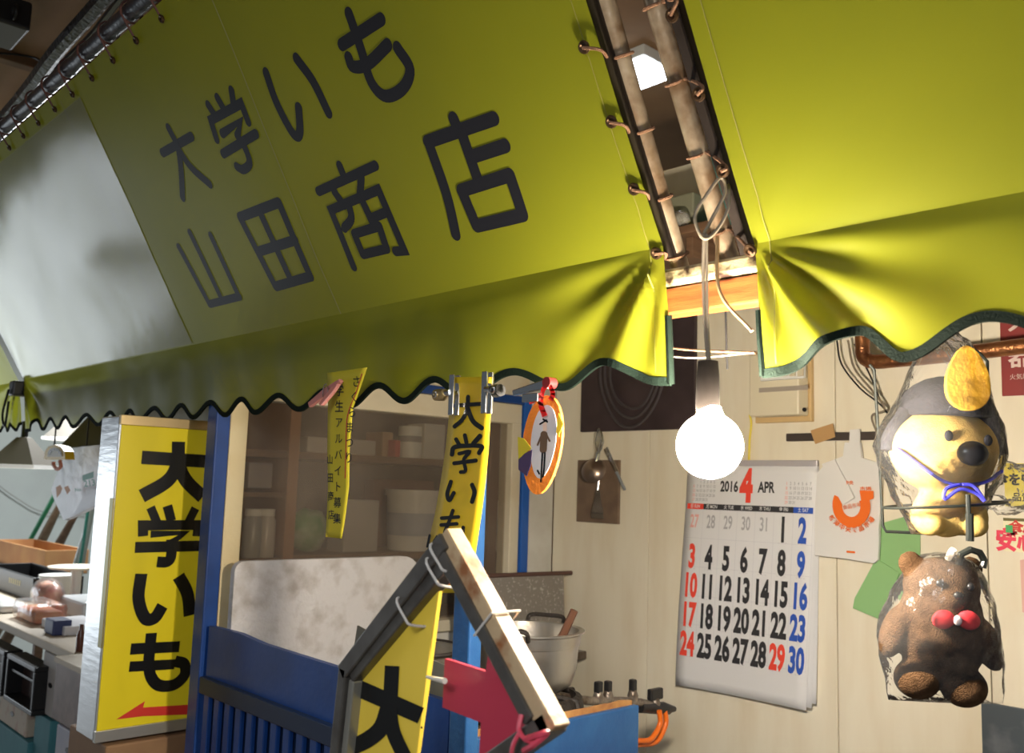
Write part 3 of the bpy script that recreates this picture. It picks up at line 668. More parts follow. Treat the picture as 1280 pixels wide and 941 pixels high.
# white carrier bag with orange print
bag = thing('carrier_bag', 'white plastic carrier bag with orange horseshoe print hung on the wall rail', 'bag', tuple(W(1066, 560)))
BAGM = M('white_bag_plastic', (0.88, 0.87, 0.86), rough=0.35, trans=0.2, bump=0.15, bscale=30)
def bagprism(pts, off, th, name, mat, parent, n=1):
    bm = newbm(); prism(bm, [W(*p, off) for p in pts], (0, th, 0)); bmesh.ops.subdivide_edges(bm, edges=list(bm.edges), cuts=2, use_grid_fill=True)
    for v in bm.verts: v.co.y += 0.004 * noise.noise(v.co * 30)
    return obj(name, bm, mat, parent, True)
bagprism([(1021, 592), (1032, 578), (1054, 570), (1056, 553), (1075, 553), (1077, 572), (1096, 578), (1102, 595), (1100, 640), (1097, 700), (1092, 704), (1055, 698), (1019, 694), (1018, 650)], 0.020, 0.008, 'bag_body', BAGM, bag)
bagprism([(1062, 537), (1074, 536), (1075, 556), (1061, 556)], 0.022, 0.003, 'hanging_tab', BAGM, bag)
bagprism([(1027, 580), (1043, 574), (1068, 622), (1053, 631)], 0.030, 0.004, 'handle_loop', BAGM, bag)
def wm(off): return lambda x, y: Vector((x, YW - off, y))
bc = W(1064, 632, 0.028); OR_ = M('orange_bag_print', (0.85, 0.16, 0.015), 0.5)
bm = newbm(); ribbon(bm, [(bc.x + 0.033 * math.cos(a), bc.z + 0.036 * math.sin(a)) for a in [math.radians(d) for d in range(150, 385, 9)]], 0.023, wm(0.0285), 'flat'); obj('print', bm, OR_, bag); bm = newbm()
plane2d(bm, [(bc.x + 0.020, bc.z + 0.034), (bc.x + 0.052, bc.z + 0.034), (bc.x + 0.052, bc.z + 0.018), (bc.x + 0.040, bc.z + 0.012), (bc.x + 0.024, bc.z + 0.010)], wm(0.0286)); obj('print', bm, OR_, bag); bm = newbm()
plane2d(bm, [(bc.x - 0.012, bc.z - 0.103), (bc.x + 0.008, bc.z - 0.103), (bc.x + 0.008, bc.z - 0.099), (bc.x - 0.012, bc.z - 0.099)], wm(0.0286)); obj('print', bm, OR_, bag)
it = []
for k, c_ in enumerate('新潟中央食品市場'):
    a = math.radians(216 + 15.5 * k); it.append((c_, bc.x + 0.057 * math.cos(a), bc.z + 0.003 + 0.056 * math.sin(a), 0.0135, 1, 0.0003, a + PI / 2))
it += [('市場', bc.x + 0.034, bc.z + BR_, 0.011, 1.2, 0.0002, 0), ('中央', bc.x - 0.004, bc.z + 0.050, 0.010, 1, 0.0002, 0), ('食品市場', bc.x + 0.002, bc.z - 0.001, 0.011, 1, 0, 0.2)]
texts(it, wm(0.0288), 'print_text', OR_, bag)
# green papers
GREENP = M('green_paper', (0.26, 0.48, 0.20), rough=0.7)
bm = newbm(); prism(bm, [W(1098, 655, 0.004), W(1150, 640, 0.004), W(1150, 770, 0.004), W(1118, 745, 0.004), W(1100, 700, 0.004)], (0, 0.002, 0)); tag(obj('green_paper', bm, GREENP), 'upper green paper sheet on the wall behind the plush toys', 'paper')
bm = newbm(); prism(bm, [W(1095, 698, 0.009), W(1124, 716, 0.009), W(1104, 776, 0.009), W(1066, 760, 0.009), W(1068, 748, 0.009)], (0, 0.003, 0)); tag(obj('green_paper', bm, GREENP), 'lower green card tilted on the wall below the carrier bag', 'paper')
# copper pipe
bm = newbm(); pz = 1.895
tube(bm, curve([W(1078, 400, 0.10), W(1078, 430, 0.10), W(1080, 446, 0.10), W(1093, 452, 0.10), W(1130, 449, 0.10), W(1200, 442, 0.10), W(1300, 430, 0.10)], 6), 0.0155, 12)
tag(obj('copper_pipe', bm, COPPER, None, True), 'grimy copper pipe with an elbow running along the upper wall', 'pipe')
lash('electric_wire', 'dark wire dangling left of the copper pipe elbow', [W(1046, 425, 0.06), W(1052, 455, 0.05), W(1075, 485, 0.05), W(1100, 505, 0.05), W(1112, 520, 0.05)], 0.0022, BLACK)
lash('electric_wire', 'pair of brown wires looping under the copper pipe elbow', [W(1060, 425, 0.06), W(1068, 460, 0.05), W(1092, 490, 0.06), W(1106, 512, 0.05), W(1090, 520, 0.05), W(1098, 545, 0.03)], 0.0026, CORDM)
lash('electric_wire', 'short dark wire hanging just behind the pipe elbow', [W(1068, 430, 0.05), W(1088, 470, 0.05), W(1100, 500, 0.05)], 0.002, BLACK)
# red fire-extinguisher plate, stickers, slate board
t = thing('fire_sign', 'peeling red extinguisher sign with white lettering at the right edge', 'sign', tuple(W(1270, 495)))
r_ = wallrect('plate', (1250, 398), (1302, 493), 0.002, 0.003, M('sign_red', (0.26, 0.018, 0.018), 0.5, c2=(0.22, 0.02, 0.02), scale=20), t)
x_ = W(1277, 400).x
texts([('消', x_, 1.975, 0.05, 1, 0.001, 0), ('火', x_, 1.915, 0.05, 1, 0.001, 0), ('器', x_, 1.842, 0.052, 1, 0.001, 0), ('火気厳禁', x_, 1.802, 0.012, 1, 0, 0)], wm(0.0062), 'lettering', M('faded_pink_white', (0.72, 0.55, 0.50), 0.6), t, False)
t = thing('yellow_sticker', 'yellow sticker with black characters behind the crumpled bag', 'sticker', tuple(W(1268, 630)))
wallrect('sheet', (1255, 579), (1306, 634), 0.001, 0.001, M('sticker_yellow', (0.85, 0.68, 0.03), 0.4), t, 0.0003)
p = W(1277, 603); texts([('食を守る', p.x, p.z + 0.004, 0.026, 0.9, 0.001, 0), ('より', p.x - 0.012, p.z + 0.030, 0.013, 1, 0.0004, 0), ('品質', p.x, p.z - 0.03, 0.018, 1, 0.0004, 0)], wm(0.0025), 'lettering', INKG, t, False)
t = thing('food_sticker', 'white and yellow food sticker with red and green characters at the right edge', 'sticker', tuple(W(1268, 690)))
wallrect('sheet', (1254, 648), (1306, 692), 0.001, 0.001, M('sticker_cream', (0.85, 0.80, 0.55), 0.4), t, 0.0003)
wallrect('band', (1254, 647), (1306, 653), 0.002, 0.0005, M('sticker_dark_band', (0.12, 0.10, 0.02), 0.5), t, 0.0001)
p = W(1266, 661); texts([('食品', p.x + 0.020, p.z, 0.030, 0.9, 0.0015, 0)], wm(0.0028), 'lettering', REDP, t)
p2_ = W(1266, 677); texts([('安心', p2_.x + 0.008, p2_.z, 0.046, 0.85, 0.002, 0)], wm(0.0028), 'lettering', M('sticker_magenta', (0.80, 0.04, 0.10), 0.5), t)
wallrect('green_square', (1257, 656), (1266, 666), 0.003, 0.0004, M('sticker_green', (0.05, 0.40, 0.12), 0.5), t, 0.0001)
t = wallrect('slate_board', (1228, 876), (1320, 990), 0.002, 0.008, M('slate', (0.06, 0.075, 0.09), 0.5, c2=(0.14, 0.15, 0.17), scale=18, lo=0.5, hi=0.75)); tag(t, 'dark slate-grey board low on the wall in the right corner', 'board')
bm = newbm(); prism(bm, [W(1275, 700, 0.01), W(1300, 695, 0.01), W(1300, 770, 0.01), W(1278, 765, 0.01)], (0, 0.004, 0)); tag(obj('pink_paper', bm, M('pink_paper', (0.75, 0.45, 0.40), 0.7)), 'edge of a pinkish paper on the wall below the food sticker', 'paper')
# crumpled clear bag hanging near the stickers
bm = newbm(); bmesh.ops.create_icosphere(bm, subdivisions=4, radius=1.0); c = onY(1262, 610, 1.35)
for v in bm.verts:
    q = v.co.copy(); k = 1 + 0.28 * noise.noise(q * 2.1) + 0.12 * noise.noise(q * 5); v.co = Vector((q.x * 0.040 * k, q.y * 0.020 * k, q.z * 0.034 * k)) + c
tag(obj('crumpled_bag', bm, glassy('crumpled_clear', gloss=0.25, rough=0.15, haze=0.22, hazec=(0.9, 0.88, 0.8), bump=0.8, bscale=60), None, True), 'small crumpled clear plastic bag hanging beside the wire stand', 'bag')

# ================================================================= HUNG ON THE VALANCE
YS = 0.868
# big yellow banner strip with brush lettering
ban = thing('yellow_banner', 'long yellow strip banner with black brush lettering clipped to the awning edge', 'banner', tuple(onY(590, 478, YS)))
EL = [(473, 563), (520, 561), (560, 557), (600, 551), (640, 544), (680, 535), (720, 526), (742, 521)]
ER = [(470, 615), (520, 613), (560, 610.5), (600, 607), (640, 602), (680, 596), (720, 590), (742, 586)]
def lerp_tab(tab, y):
    for (a, xa), (b, xb) in zip(tab, tab[1:]):
        if y <= b: return xa + (xb - xa) * (y - a) / (b - a)
    return tab[-1][1]
def bany(py): v = (py - 470) / 270; return YS + 0.010 * math.sin(v * 3.0)
def banmap(px, py, off=0.0): 
    p = onY(px, py, bany(py)); return p + Vector((0, -off, 0))
bm = newbm()
def fb(u, v):
    py = 471 + 270 * v; return banmap(lerp_tab(EL, py) + (lerp_tab(ER, py) - lerp_tab(EL, py)) * u, py)
sheet(bm, 6, 28, fb, (0, -1, 0), 0.0008); bsh = obj('strip', bm, YBANNER, ban, 'all')
BR = {
 'a': [dict(p=[(569.5, 507), (603, 504.5)], w=5), dict(p=[(586, 496), (585, 510), (579, 524), (569, 533)], w=5), dict(p=[(585, 509), (592, 526), (603, 535)], w=6)],
 'b': [dict(p=[(571, 549), (575, 556)], w=5), dict(p=[(582, 544), (584, 553)], w=5), dict(p=[(601, 545), (593, 554)], w=6), dict(p=[(566, 568), (569, 559), (586, 557), (603, 558), (600, 566)], w=5.5),
       dict(p=[(575, 567), (588, 564.5), (581, 574), (583, 588), (577, 590)], w=4.5), dict(p=[(569, 579), (596, 575.5)], w=5)],
 'c': [dict(p=[(564.5, 602), (560, 617), (562.5, 625), (568, 616)], w=5), dict(p=[(591, 606), (594, 615), (591, 627)], w=5.5)],
 'd': [dict(p=[(567, 638), (561, 655), (557, 667), (567, 672), (578, 668), (580, 659)], w=4.5), dict(p=[(553, 647.5), (574, 646)], w=4.5), dict(p=[(552.5, 656), (572, 654.5)], w=4.5)],
 'e': [dict(p=[(538, 669), (535, 683)], w=3), dict(p=[(547, 670), (543, 677), (545, 683), (549, 677), (547, 670)], w=2.4)]}
for k, st in [(q, BR[q]) for q in 'abd'] + [('c', [q]) for q in BR['c']] + [('e', [q]) for q in BR['e']]:
    stroke_set(st, 5, lambda a, b: (a, b), lambda x, y, i: banmap(x, y, 0.0014 + 0.0001 * i), 'brush_character', INKG, bsh)
bm = newbm()
for q in ((556, 722, 5), (561, 727, 4), (551, 727, 3)): plane2d(bm, [(q[0] + q[2] * math.cos(a), q[1] + q[2] * math.sin(a)) for a in [2 * PI * j / 8 for j in range(8)]], lambda x, y: banmap(x, y, 0.0015))
obj('orange_stamp', bm, OR_, bsh)
def bulldog(px, py, side, label):
    t = thing('bulldog_clip', label, 'clip', tuple(onY(px, py, YS - 0.01)))
    c = onY(px, py, YS - 0.006)
    obj('jaw', bbox(c + Vector((-0.0055, -0.004, -0.034)), c + Vector((0.0055, 0.0, 0.026)), 0.0012), CHROME, t)
    obj('jaw', bbox(c + Vector((-0.0055, 0.007, -0.034)), c + Vector((0.0055, 0.011, 0.026)), 0.0012), CHROME, t)
    g = c + Vector((side * 0.022, -0.001, -0.003)); mm = BLACK if side > 0 else M('worn_brass', (0.35, 0.27, 0.14), 0.4, 0.8)
    bm = newbm(); tube(bm, [c + Vector((side * 0.003, -0.002, 0)), c + Vector((side * 0.014, -0.002, -0.001))], 0.005, 10); obj('spring', bm, CHROME, t, True)
    bm = newbm(); tube(bm, [c + Vector((side * 0.014, -0.003, 0)), g, g + Vector((side * 0.014, -0.003, 0.0))], [0.006, 0.0095, 0.0085], 12); kn = obj('grip', bm, mm, t, True)
    bm = newbm(); h = g + Vector((side * 0.006, -0.0105, 0)); tube(bm, [h + Vector((0.004 * math.cos(a), 0, 0.004 * math.sin(a))) for a in [2 * PI * j / 10 for j in range(10)]], 0.0014, 5, closed=True); obj('eyelet', bm, CHROME, kn, True)
bulldog(566, 490, -1, 'steel clip at the left corner of the big yellow banner')
bulldog(607, 487, 1, 'steel clip with black grip at the right corner of the big yellow banner')
# handwritten paper strip
YP = 0.866
tp2 = thing('paper_strip', 'narrow yellow paper strip with handwritten black notes pegged to the awning', 'paper', tuple(onY(430, 465, YP)))
PL_ = [(466, 409), (500, 410), (560, 409), (610, 410), (650, 408), (671, 407)]; PR_ = [(459, 459), (480, 452), (510, 441), (560, 437), (610, 436), (650, 431), (673, 427)]
def papy(py): v = (py - 460) / 212; return YP + 0.006 * math.sin(v * 5)
def papmap(px, py, off=0.0): return onY(px, py, papy(py)) + Vector((0, -off, 0))
def fpp(u, v):
    l = 466 + 205 * v; r = 459 + 214 * v; return papmap(lerp_tab(PL_, l) + (lerp_tab(PR_, r) - lerp_tab(PL_, l)) * u, l + (r - l) * u)
bm = newbm(); sheet(bm, 6, 26, fpp, (0, -1, 0), 0.0005); psh = obj('strip', bm, YPAPER, tp2, 'all')
it = []
for k, c_ in enumerate('さくらまつり'): it.append((c_, 446 - 2.1 * min(k, 3) - 0.6 * k, -(478 + 19 * k), 15, 0.75, 0.1, 0))
for k, c_ in enumerate('学生アルバイト募集'): it.append((c_, 425 - 0.4 * k, -(489 + 20 * k), 16 if k < 2 else 14, 0.7, 0.1, 0))
for k, c_ in enumerate('山田商店'): it.append((c_, 413 + 0.5 * k, -(575 + 23 * k), 13, 0.6, 0.1, 0))
texts(it, lambda x, y: papmap(x, -y, 0.0010), 'handwriting', INK, psh)
bm = newbm(); ribbon(bm, [q.xy for q in curve([(453, 467, 0), (446, 490, 0), (435, 520, 0), (433, 560, 0), (432, 598, 0)], 6)], 1.2, lambda x, y: papmap(x, y, 0.0011), 'flat'); obj('red_underline', bm, M('red_pen', (0.6, 0.05, 0.02), 0.6), psh)
peg = thing('clothes_peg', 'dusky pink clothes peg holding the handwritten yellow paper', 'peg', tuple(onY(405, 492, 0.85)))
PINK = M('dusky_pink_plastic', (0.42, 0.16, 0.14), rough=0.45)
for dz, dy in ((0.0, 0.0), (-0.010, 0.004)):
    a = onY(424, 475, 0.856 + dy); b = onY(385 if dz == 0 else 399, 506, 0.845 - dy * 3); d = (b - a); n_ = Vector((-d.z, 0, d.x)).normalized()
    bm = newbm(); m_ = a + d * 0.45
    prism(bm, [a + n_ * 0.003, a - n_ * 0.003, m_ - n_ * 0.0065, b - n_ * 0.005, b + n_ * 0.005, m_ + n_ * 0.0065], (0, 0.008, 0)); bevel(bm, 0.0012, 1)
    obj('peg_arm', bm, PINK, peg)
bm = newbm(); c = onY(407, 489, 0.847)
tube(bm, [c + Vector((0.008 * math.cos(q), -0.001 * q / 6, 0.013 * math.sin(q))) for q in [2 * PI * j / 12 for j in range(12)]], 0.0009, 5, closed=True); obj('spring', bm, CHROME, peg, True)
# metal clip, red ribbon and orange medal
t = thing('bulldog_clip', 'steel spring clip holding the orange paper medal on the scalloped edge', 'clip', tuple(onY(665, 487, 0.85)))
a = onY(640, 491, 0.856); b = onY(684, 478, 0.853); bm = newbm(); d = (b - a).normalized(); n_ = Vector((-d.z, 0, d.x))
prism(bm, [a - n_ * 0.004, b - n_ * 0.008, b + n_ * 0.006, a + n_ * 0.004], (0, 0.008, 0)); bevel(bm, 0.0015, 2); obj('body', bm, CHROME, t)
obj('lever', bbox(onY(652, 503, 0.848), onY(676, 491, 0.854), 0.001), CHROME, t)
bm = newbm(); c = onY(684, 478, 0.852); tube(bm, [c + Vector((0, -0.002, 0)), c + Vector((0, 0.012, 0))], 0.0075, 12); obj('rivet', bm, M('dark_red_enamel', (0.25, 0.02, 0.02), 0.4), t, True)
md = thing('paper_medal', 'orange oval craft medal with a stick-figure drawing and coloured tabs', 'medal', tuple(onY(676, 617, 0.86)))
def om(px, py, off=0.0): return onY(px, py, 0.858 - off)
def oval(cx_, cy_, rx, ry, n=28, tilt=0.10):
    out = []
    for j in range(n):
        a = 2 * PI * j / n; x = rx * math.cos(a); y = ry * math.sin(a); x *= (1 - 0.10 * math.sin(a)); out.append((cx_ + x + tilt * -y, cy_ + y))
    return out
bm = newbm(); prism(bm, [om(*p) for p in oval(677, 556, 24, 62)], (0, 0.004, 0)); obj('orange_rim', bm, ORANGE, md)
bm = newbm(); prism(bm, [om(*p, 0.0012) for p in oval(679, 552, 15.5, 46)], (0, 0.001, 0)); fc = obj('drawing_paper', bm, M('grey_white_card', (0.62, 0.60, 0.62), 0.6), md)
fig = lambda st, w_, nm, mt: stroke_set(st, w_, lambda a, b: (a, b), lambda x, y, i: om(x, y, 0.0022 + 0.0001 * i), nm, mt, fc)
fig([[(676, 602), (677, 585), (678, 566)], [(672, 588), (674, 592)], [(681, 566), (680, 585), (678.5, 596)], [(675, 530), (683, 525)], [(679, 524), (684, 527)]], 2.2, 'ink_lines', INKG)
fig([dict(p=[(680, 543), (679, 562)], w=9), [(676, 546), (672, 556)], [(684, 545), (687, 551)]], 2.4, 'brown_coat', M('drawn_brown', (0.12, 0.07, 0.04), 0.7))
fig([dict(p=[(681, 530), (681, 537)], w=5)], 5, 'face', M('drawn_face', (0.70, 0.52, 0.42), 0.7))
for pts, mt, nm in (([(647, 546), (655, 548), (664, 560), (657, 566), (648, 574)], YPAPER, 'yellow_tab'), ([(648, 572), (657, 566), (665, 562), (663, 582), (658, 595), (648, 587)], M('dark_purple_paper', (0.05, 0.03, 0.09), 0.7), 'purple_tab'),
                    ([(698, 516), (704, 530), (698, 545), (695, 540)], YPAPER, 'yellow_tab')):
    bm = newbm(); prism(bm, [om(*p, 0.002) for p in pts], (0, 0.001, 0)); obj(nm, bm, mt, md)
bm = newbm(); REDR = M('red_ribbon', (0.60, 0.03, 0.03), 0.5)
for pts in ([(684, 478), (678, 490), (676, 505), (681, 520)], [(686, 480), (690, 488), (691, 494), (688, 500)], [(676, 496), (668, 500), (661, 502)]):
    ribbon(bm, [q.xy for q in curve([(*p, 0) for p in pts], 4)], 5, lambda x, y: om(x, y, 0.006), 'flat', w2=7)
bmesh.ops.solidify(bm, geom=list(bm.faces), thickness=0.001); obj('red_ribbon', bm, REDR, md)

# ================================================================= LIGHT BOX SIGN
XS = -2.10
sg = thing('light_box_sign', 'tall yellow light box sign with black characters and a red arrow', 'sign', (XS - 0.05, 0.88, 0.99))
sy0, sy1, sz0, sz1 = 0.768, 1.005, 0.985, 1.682
obj('casing', bbox((XS - 0.115, sy0, sz0), (XS - 0.003, sy1, sz1), 0.003), SILVER, sg)
obj('face_panel', bbox((XS - 0.004, sy0 + 0.004, sz0 + 0.022), (XS, sy1, sz1 - 0.020), 0.001), YSIGN, sg)
obj('trim', bbox((XS - 0.010, sy0, sz0 - 0.002), (XS + 0.004, sy1, sz0 + 0.022), 0.001), M('trim_silver', (0.6, 0.58, 0.52), 0.35, 0.8), sg)
obj('trim', bbox((XS - 0.010, sy0, sz1 - 0.020), (XS + 0.004, sy1, sz1 + 0.002), 0.001), M('trim_brass', (0.55, 0.42, 0.22), 0.35, 0.8), sg)
obj('corner_strip', bbox((XS - 0.02, sy0 - 0.002, 1.18), (XS + 0.002, sy0 + 0.001, 1.50), 0.0005), M('bronze_strip', (0.30, 0.26, 0.10), 0.4, 0.7), sg)
face = sg.children[1]
def s2(px, py): p = onX(px, py, XS); return (p.y, p.z)
def sm_(x, y, i=0): return Vector((XS + 0.0012 + 0.0001 * i, x, y))
SGN = {
 'dai': [dict(p=[(177, 571.5), (256, 576.5)], w=0.030, cap='flat'), dict(p=[(223, 552), (221, 580), (209, 601), (177, 620)], w=0.031, cap='flat'), dict(p=[(221, 576), (232, 600), (253, 621)], w=0.031, cap='flat')],
 'gaku': [dict(p=[(188, 634), (196, 653)], w=0.020, cap='flat'), dict(p=[(209, 632), (214, 651)], w=0.022, cap='flat'), dict(p=[(244, 635), (235, 653)], w=0.020, cap='flat'),
          dict(p=[(178.5, 670), (178.5, 656.5), (247.5, 656), (246, 670)], w=0.0225, c=False, cap='flat'), dict(p=[(188, 667.5), (230, 666), (214, 678)], w=0.016, c=False, cap='flat'),
          dict(p=[(214, 674), (213.5, 695), (208, 702), (196, 702)], w=0.024, cap='flat'), dict(p=[(168.5, 684), (250, 682)], w=0.024, cap='flat')],
 'i': [dict(p=[(176.5, 717), (173, 748), (181, 772), (193, 772), (203, 757)], w=0.027, cap='flat'), dict(p=[(223, 720), (234, 742), (237, 769)], w=0.029, cap='flat')],
 'mo': [dict(p=[(189, 791), (186, 835), (196, 855), (216, 856), (230, 844), (230, 830), (218, 826)], w=0.025, cap='flat'), dict(p=[(163, 811), (224, 808)], w=0.024, cap='flat'), dict(p=[(161.5, 833), (218, 830)], w=0.022, cap='flat')]}
for k, st in SGN.items(): stroke_set(st, 0.03, s2, sm_, 'printed_character', INKG, face)
bm = newbm(); plane2d(bm, [s2(*p) for p in ((145, 899), (181, 876), (178.5, 884), (252, 879.5), (251, 892), (177, 895))], sm_); obj('red_arrow', bm, REDP, face)
for k, py in enumerate((620, 720, 790)):
    p = onY(112, 820 - 60 * k, sy0); 
o = obj('sign_crate', bbox((XS - 0.22, 0.79, 0.0), (XS + 0.01, 1.02, 0.975), 0.004), M('crate_wood', (0.30, 0.17, 0.08), 0.7, c2=(0.22, 0.12, 0.06), scale=8)); tag(o, 'brown wooden crate the yellow light box sign stands on', 'crate')

# ================================================================= BLUE COOKING COUNTER
YC, XC = 0.93, -1.09
ctr = thing('cooking_counter', 'blue painted cooking counter with slatted front and rusty top edge', 'counter', (-1.5, 1.2, 0))
bm = newbm(); 
pts = [(-1.935, 0.5), (-1.935, 1.236), (-1.80, 1.238), (-1.70, 1.231), (-1.5, 1.229), (-1.12, 1.226), (-1.12, 0.5)]
prism(bm, [(x, YC, 1.10 if z == 0.5 else z) for x, z in pts], (0, 0.012, 0)); obj('front_panel', bm, BLUE, ctr)
obj('rail', bbox((-1.935, YC - 0.014, 1.098), (-1.112, YC + 0.004, 1.132), 0.002), BLUED, ctr)
obj('rail', bbox((-1.935, YC - 0.014, 0.30), (-1.112, YC + 0.004, 0.335), 0.002), BLUED, ctr)
for k in range(17):
    x = -1.925 + 0.0475 * k; obj('slat', bbox((x, YC - 0.006, 0.335), (x + 0.024, YC + 0.004, 1.098), 0.002), BLUE, ctr)
obj('slat_backing', box(newbm(), (-1.935, YC + 0.006, 0.3), (-1.112, YC + 0.012, 1.10)), BLUED, ctr)
obj('corner_post', bbox((XC - 0.022, YC - 0.006, 0), (XC + 0.018, YC + 0.019, 1.774), 0.003), BLUEW, ctr)
obj('side_panel', bbox((XC - 0.006, YC + 0.02, 0.25), (XC + 0.006, 1.336, 1.176), 0.002), BLUEW, ctr)
bm = newbm(); prism(bm, [(XC - 0.010, YC + 0.02, 1.165)] + [(XC - 0.010, YC + 0.02 + 0.385 * k / 14, 1.184 + 0.004 * noise.noise((k * 0.9, 2, 1))) for k in range(15)] + [(XC - 0.010, 1.336, 1.165)], (-0.004, 0, 0)); obj('rusty_lip', bm, M('rusty_brown', (0.42, 0.22, 0.07), 0.6, c2=(0.25, 0.11, 0.04), scale=30), ctr)
obj('worktop', bbox((-1.93, YC + 0.015, 1.085), (XC - 0.008, 1.334, 1.105), 0.002), M('greasy_steel', (0.22, 0.19, 0.16), 0.35, 0.6, c2=(0.10, 0.07, 0.05), scale=16), ctr)
obj('worktop', bbox((-1.93, 1.336, 1.085), (-1.24, 1.43, 1.105), 0.002), MATS['greasy_steel'], ctr)
obj('worktop', bbox((-1.93, 1.432, 1.085), (-1.80, 1.985, 1.105), 0.002), MATS['greasy_steel'], ctr)
obj('leg', bbox((-1.90, 1.39, 0), (-1.87, 1.42, 1.085), 0.002), BLUED, ctr); obj('leg', bbox((-1.14, 1.30, 0), (-1.11, 1.33, 1.085), 0.002), BLUED, ctr)
# boards standing on the worktop
WB = M('stained_white_board', (0.58, 0.57, 0.58), rough=0.6, c2=(0.36, 0.33, 0.31), scale=22, lo=0.48, hi=0.76, bump=0.35, bscale=90)
def rrect(y0, y1, z0, z1, r, x):
    out = []
    for cy_, cz_, a0 in ((y1 - r, z1 - r, 0), (y0 + r * 0.4, z1 - r * 0.4, 90), ):
        rr = r if a0 == 0 else r * 0.4
        for k in range(7): a = math.radians(a0 + 15 * k); out.append((x, cy_ + rr * math.cos(a), cz_ + rr * math.sin(a)))
    return out + [(x, y0, z0), (x, y1, z0)]
bm = newbm(); prism(bm, rrect(0.958, 1.46, 1.106, 1.374, 0.055, -1.890), (-0.018, 0, 0)); tag(obj('white_board', bm, WB), 'scuffed white board with rounded corners standing before the window', 'board')
bm = newbm(); prism(bm, [(-1.850, 1.565, 1.106), (-1.850, 1.95, 1.106), (-1.865, 1.952, 1.312), (-1.865, 1.56, 1.312)], (-0.006, 0, 0))
sp = M('spattered_grey_sheet', (0.24, 0.22, 0.20), 0.45, 0.3, c2=(0.48, 0.45, 0.42), scale=120, lo=0.56, hi=0.68)
ss = thing('splash_sheet', 'spattered grey metal splash sheet hanging from a dark rod in the corner', 'sheet', (-1.85, 1.7, 1.1))
obj('sheet', bm, sp, ss); obj('rod', tube(newbm(), [(-1.866, 1.415, 1.322), (-1.866, 1.985, 1.314)], 0.006, 10), M('rust_rod', (0.09, 0.045, 0.035), 0.6), ss, True)
bm = newbm(); prism(bm, [(-1.472, 0.972, 1.106), (-1.437, 0.972, 1.296), (-1.35, 0.972, 1.281), (-1.14, 0.972, 1.262), (-1.14, 0.972, 1.106)], (0, 0.003, 0)); tag(obj('metal_sheet', bm, M('olive_grey_metal', (0.20, 0.19, 0.145), 0.5, 0.2, c2=(0.15, 0.14, 0.11), scale=7)), 'olive-grey metal sheet standing just behind the blue counter front', 'sheet')
tag(obj('wooden_stick', tube(newbm(), [(-1.475, 0.985, 1.107), (-1.480, 0.984, 1.165)], 0.005, 8), M('stick_wood', (0.5, 0.28, 0.10), 0.6), None, True), 'short wooden stick end left of the olive metal sheet', 'stick')
# gas burner
br = thing('gas_burner', 'blackened cast-iron gas burner under the big pot', 'burner', (-1.35, 1.315, 1.105))
CI = M('burnt_iron', (0.018, 0.014, 0.012), 0.6, bump=0.6, bscale=90)
bm = newbm(); lathe(bm, [(0.04, 0.0), (0.112, 0.0), (0.116, 0.016), (0.110, 0.046), (0.098, 0.050), (0.094, 0.02), (0.04, 0.018)], (-1.35, 1.315, 1.105), 24); obj('ring', bm, CI, br, True)
for k in range(6):
    a = 2 * PI * k / 6 + 0.3; d = Vector((math.cos(a), math.sin(a), 0)); c = Vector((-1.35, 1.315, 1.12))
    obj('claw', tube(newbm(), [c + d * 0.122, c + d * 0.11 + Vector((0, 0, 0.030)), c + d * 0.05 + Vector((0, 0, 0.034))], 0.006, 6), CI, br, True)
# big pot
pot = thing('aluminium_pot', 'big dented aluminium cooking pot on the gas burner', 'pot', (-1.35, 1.315, 1.16))
pc = Vector((-1.35, 1.315, 1.160))
obj('body', lathe(newbm(), [(0.002, 0.0), (0.070, 0.002), (0.088, 0.014), (0.098, 0.045), (0.101, 0.088), (0.1035, 0.089), (0.106, 0.110), (0.1125, 0.114), (0.1125, 0.1165), (0.101, 0.116), (0.098, 0.088), (0.094, 0.045), (0.085, 0.018), (0.002, 0.010)], pc, 48, cap=False), ALU, pot, True)
for sgn in (-1, 1):
    d = Vector((-0.45, 0.89, 0)) * sgn; s_ = Vector((0.89, 0.45, 0)); b_ = pc + Vector((0, 0, 0.108)) + d * 0.107
    obj('handle', tube(newbm(), curve([b_ - s_ * 0.038, b_ - s_ * 0.036 + d * 0.012 + Vector((0, 0, 0.018)), b_ + d * 0.016 + Vector((0, 0, 0.020)), b_ + s_ * 0.036 + d * 0.012 + Vector((0, 0, 0.018)), b_ + s_ * 0.038], 5), 0.0045, 8), CI, pot, True)
sp_ = tag(obj('wooden_spoon', tube(newbm(), [pc + Vector((-0.010, 0.060, 0.045)), pc + Vector((0.022, 0.078, 0.10)), pc + Vector((0.042, 0.088, 0.150))], [0.009, 0.0085, 0.008], 8), M('dark_spoon_wood', (0.13, 0.055, 0.03), 0.6), None, True), 'dark wooden stick standing in the big aluminium pot', 'spoon')
p2 = thing('shallow_pan', 'smaller grey pan with a dark rim left of the big pot', 'pan', (-1.47, 1.12, 1.106))
pc2 = Vector((-1.47, 1.125, 1.1065))
obj('body', lathe(newbm(), [(0.002, 0.0), (0.065, 0.0), (0.082, 0.02), (0.094, 0.125), (0.100, 0.130), (0.100, 0.134), (0.091, 0.131), (0.079, 0.022), (0.002, 0.006)], pc2, 36, cap=False), M('worn_grey_metal', (0.30, 0.29, 0.26), 0.4, 0.7, c2=(0.18, 0.15, 0.12), scale=14), p2, True)
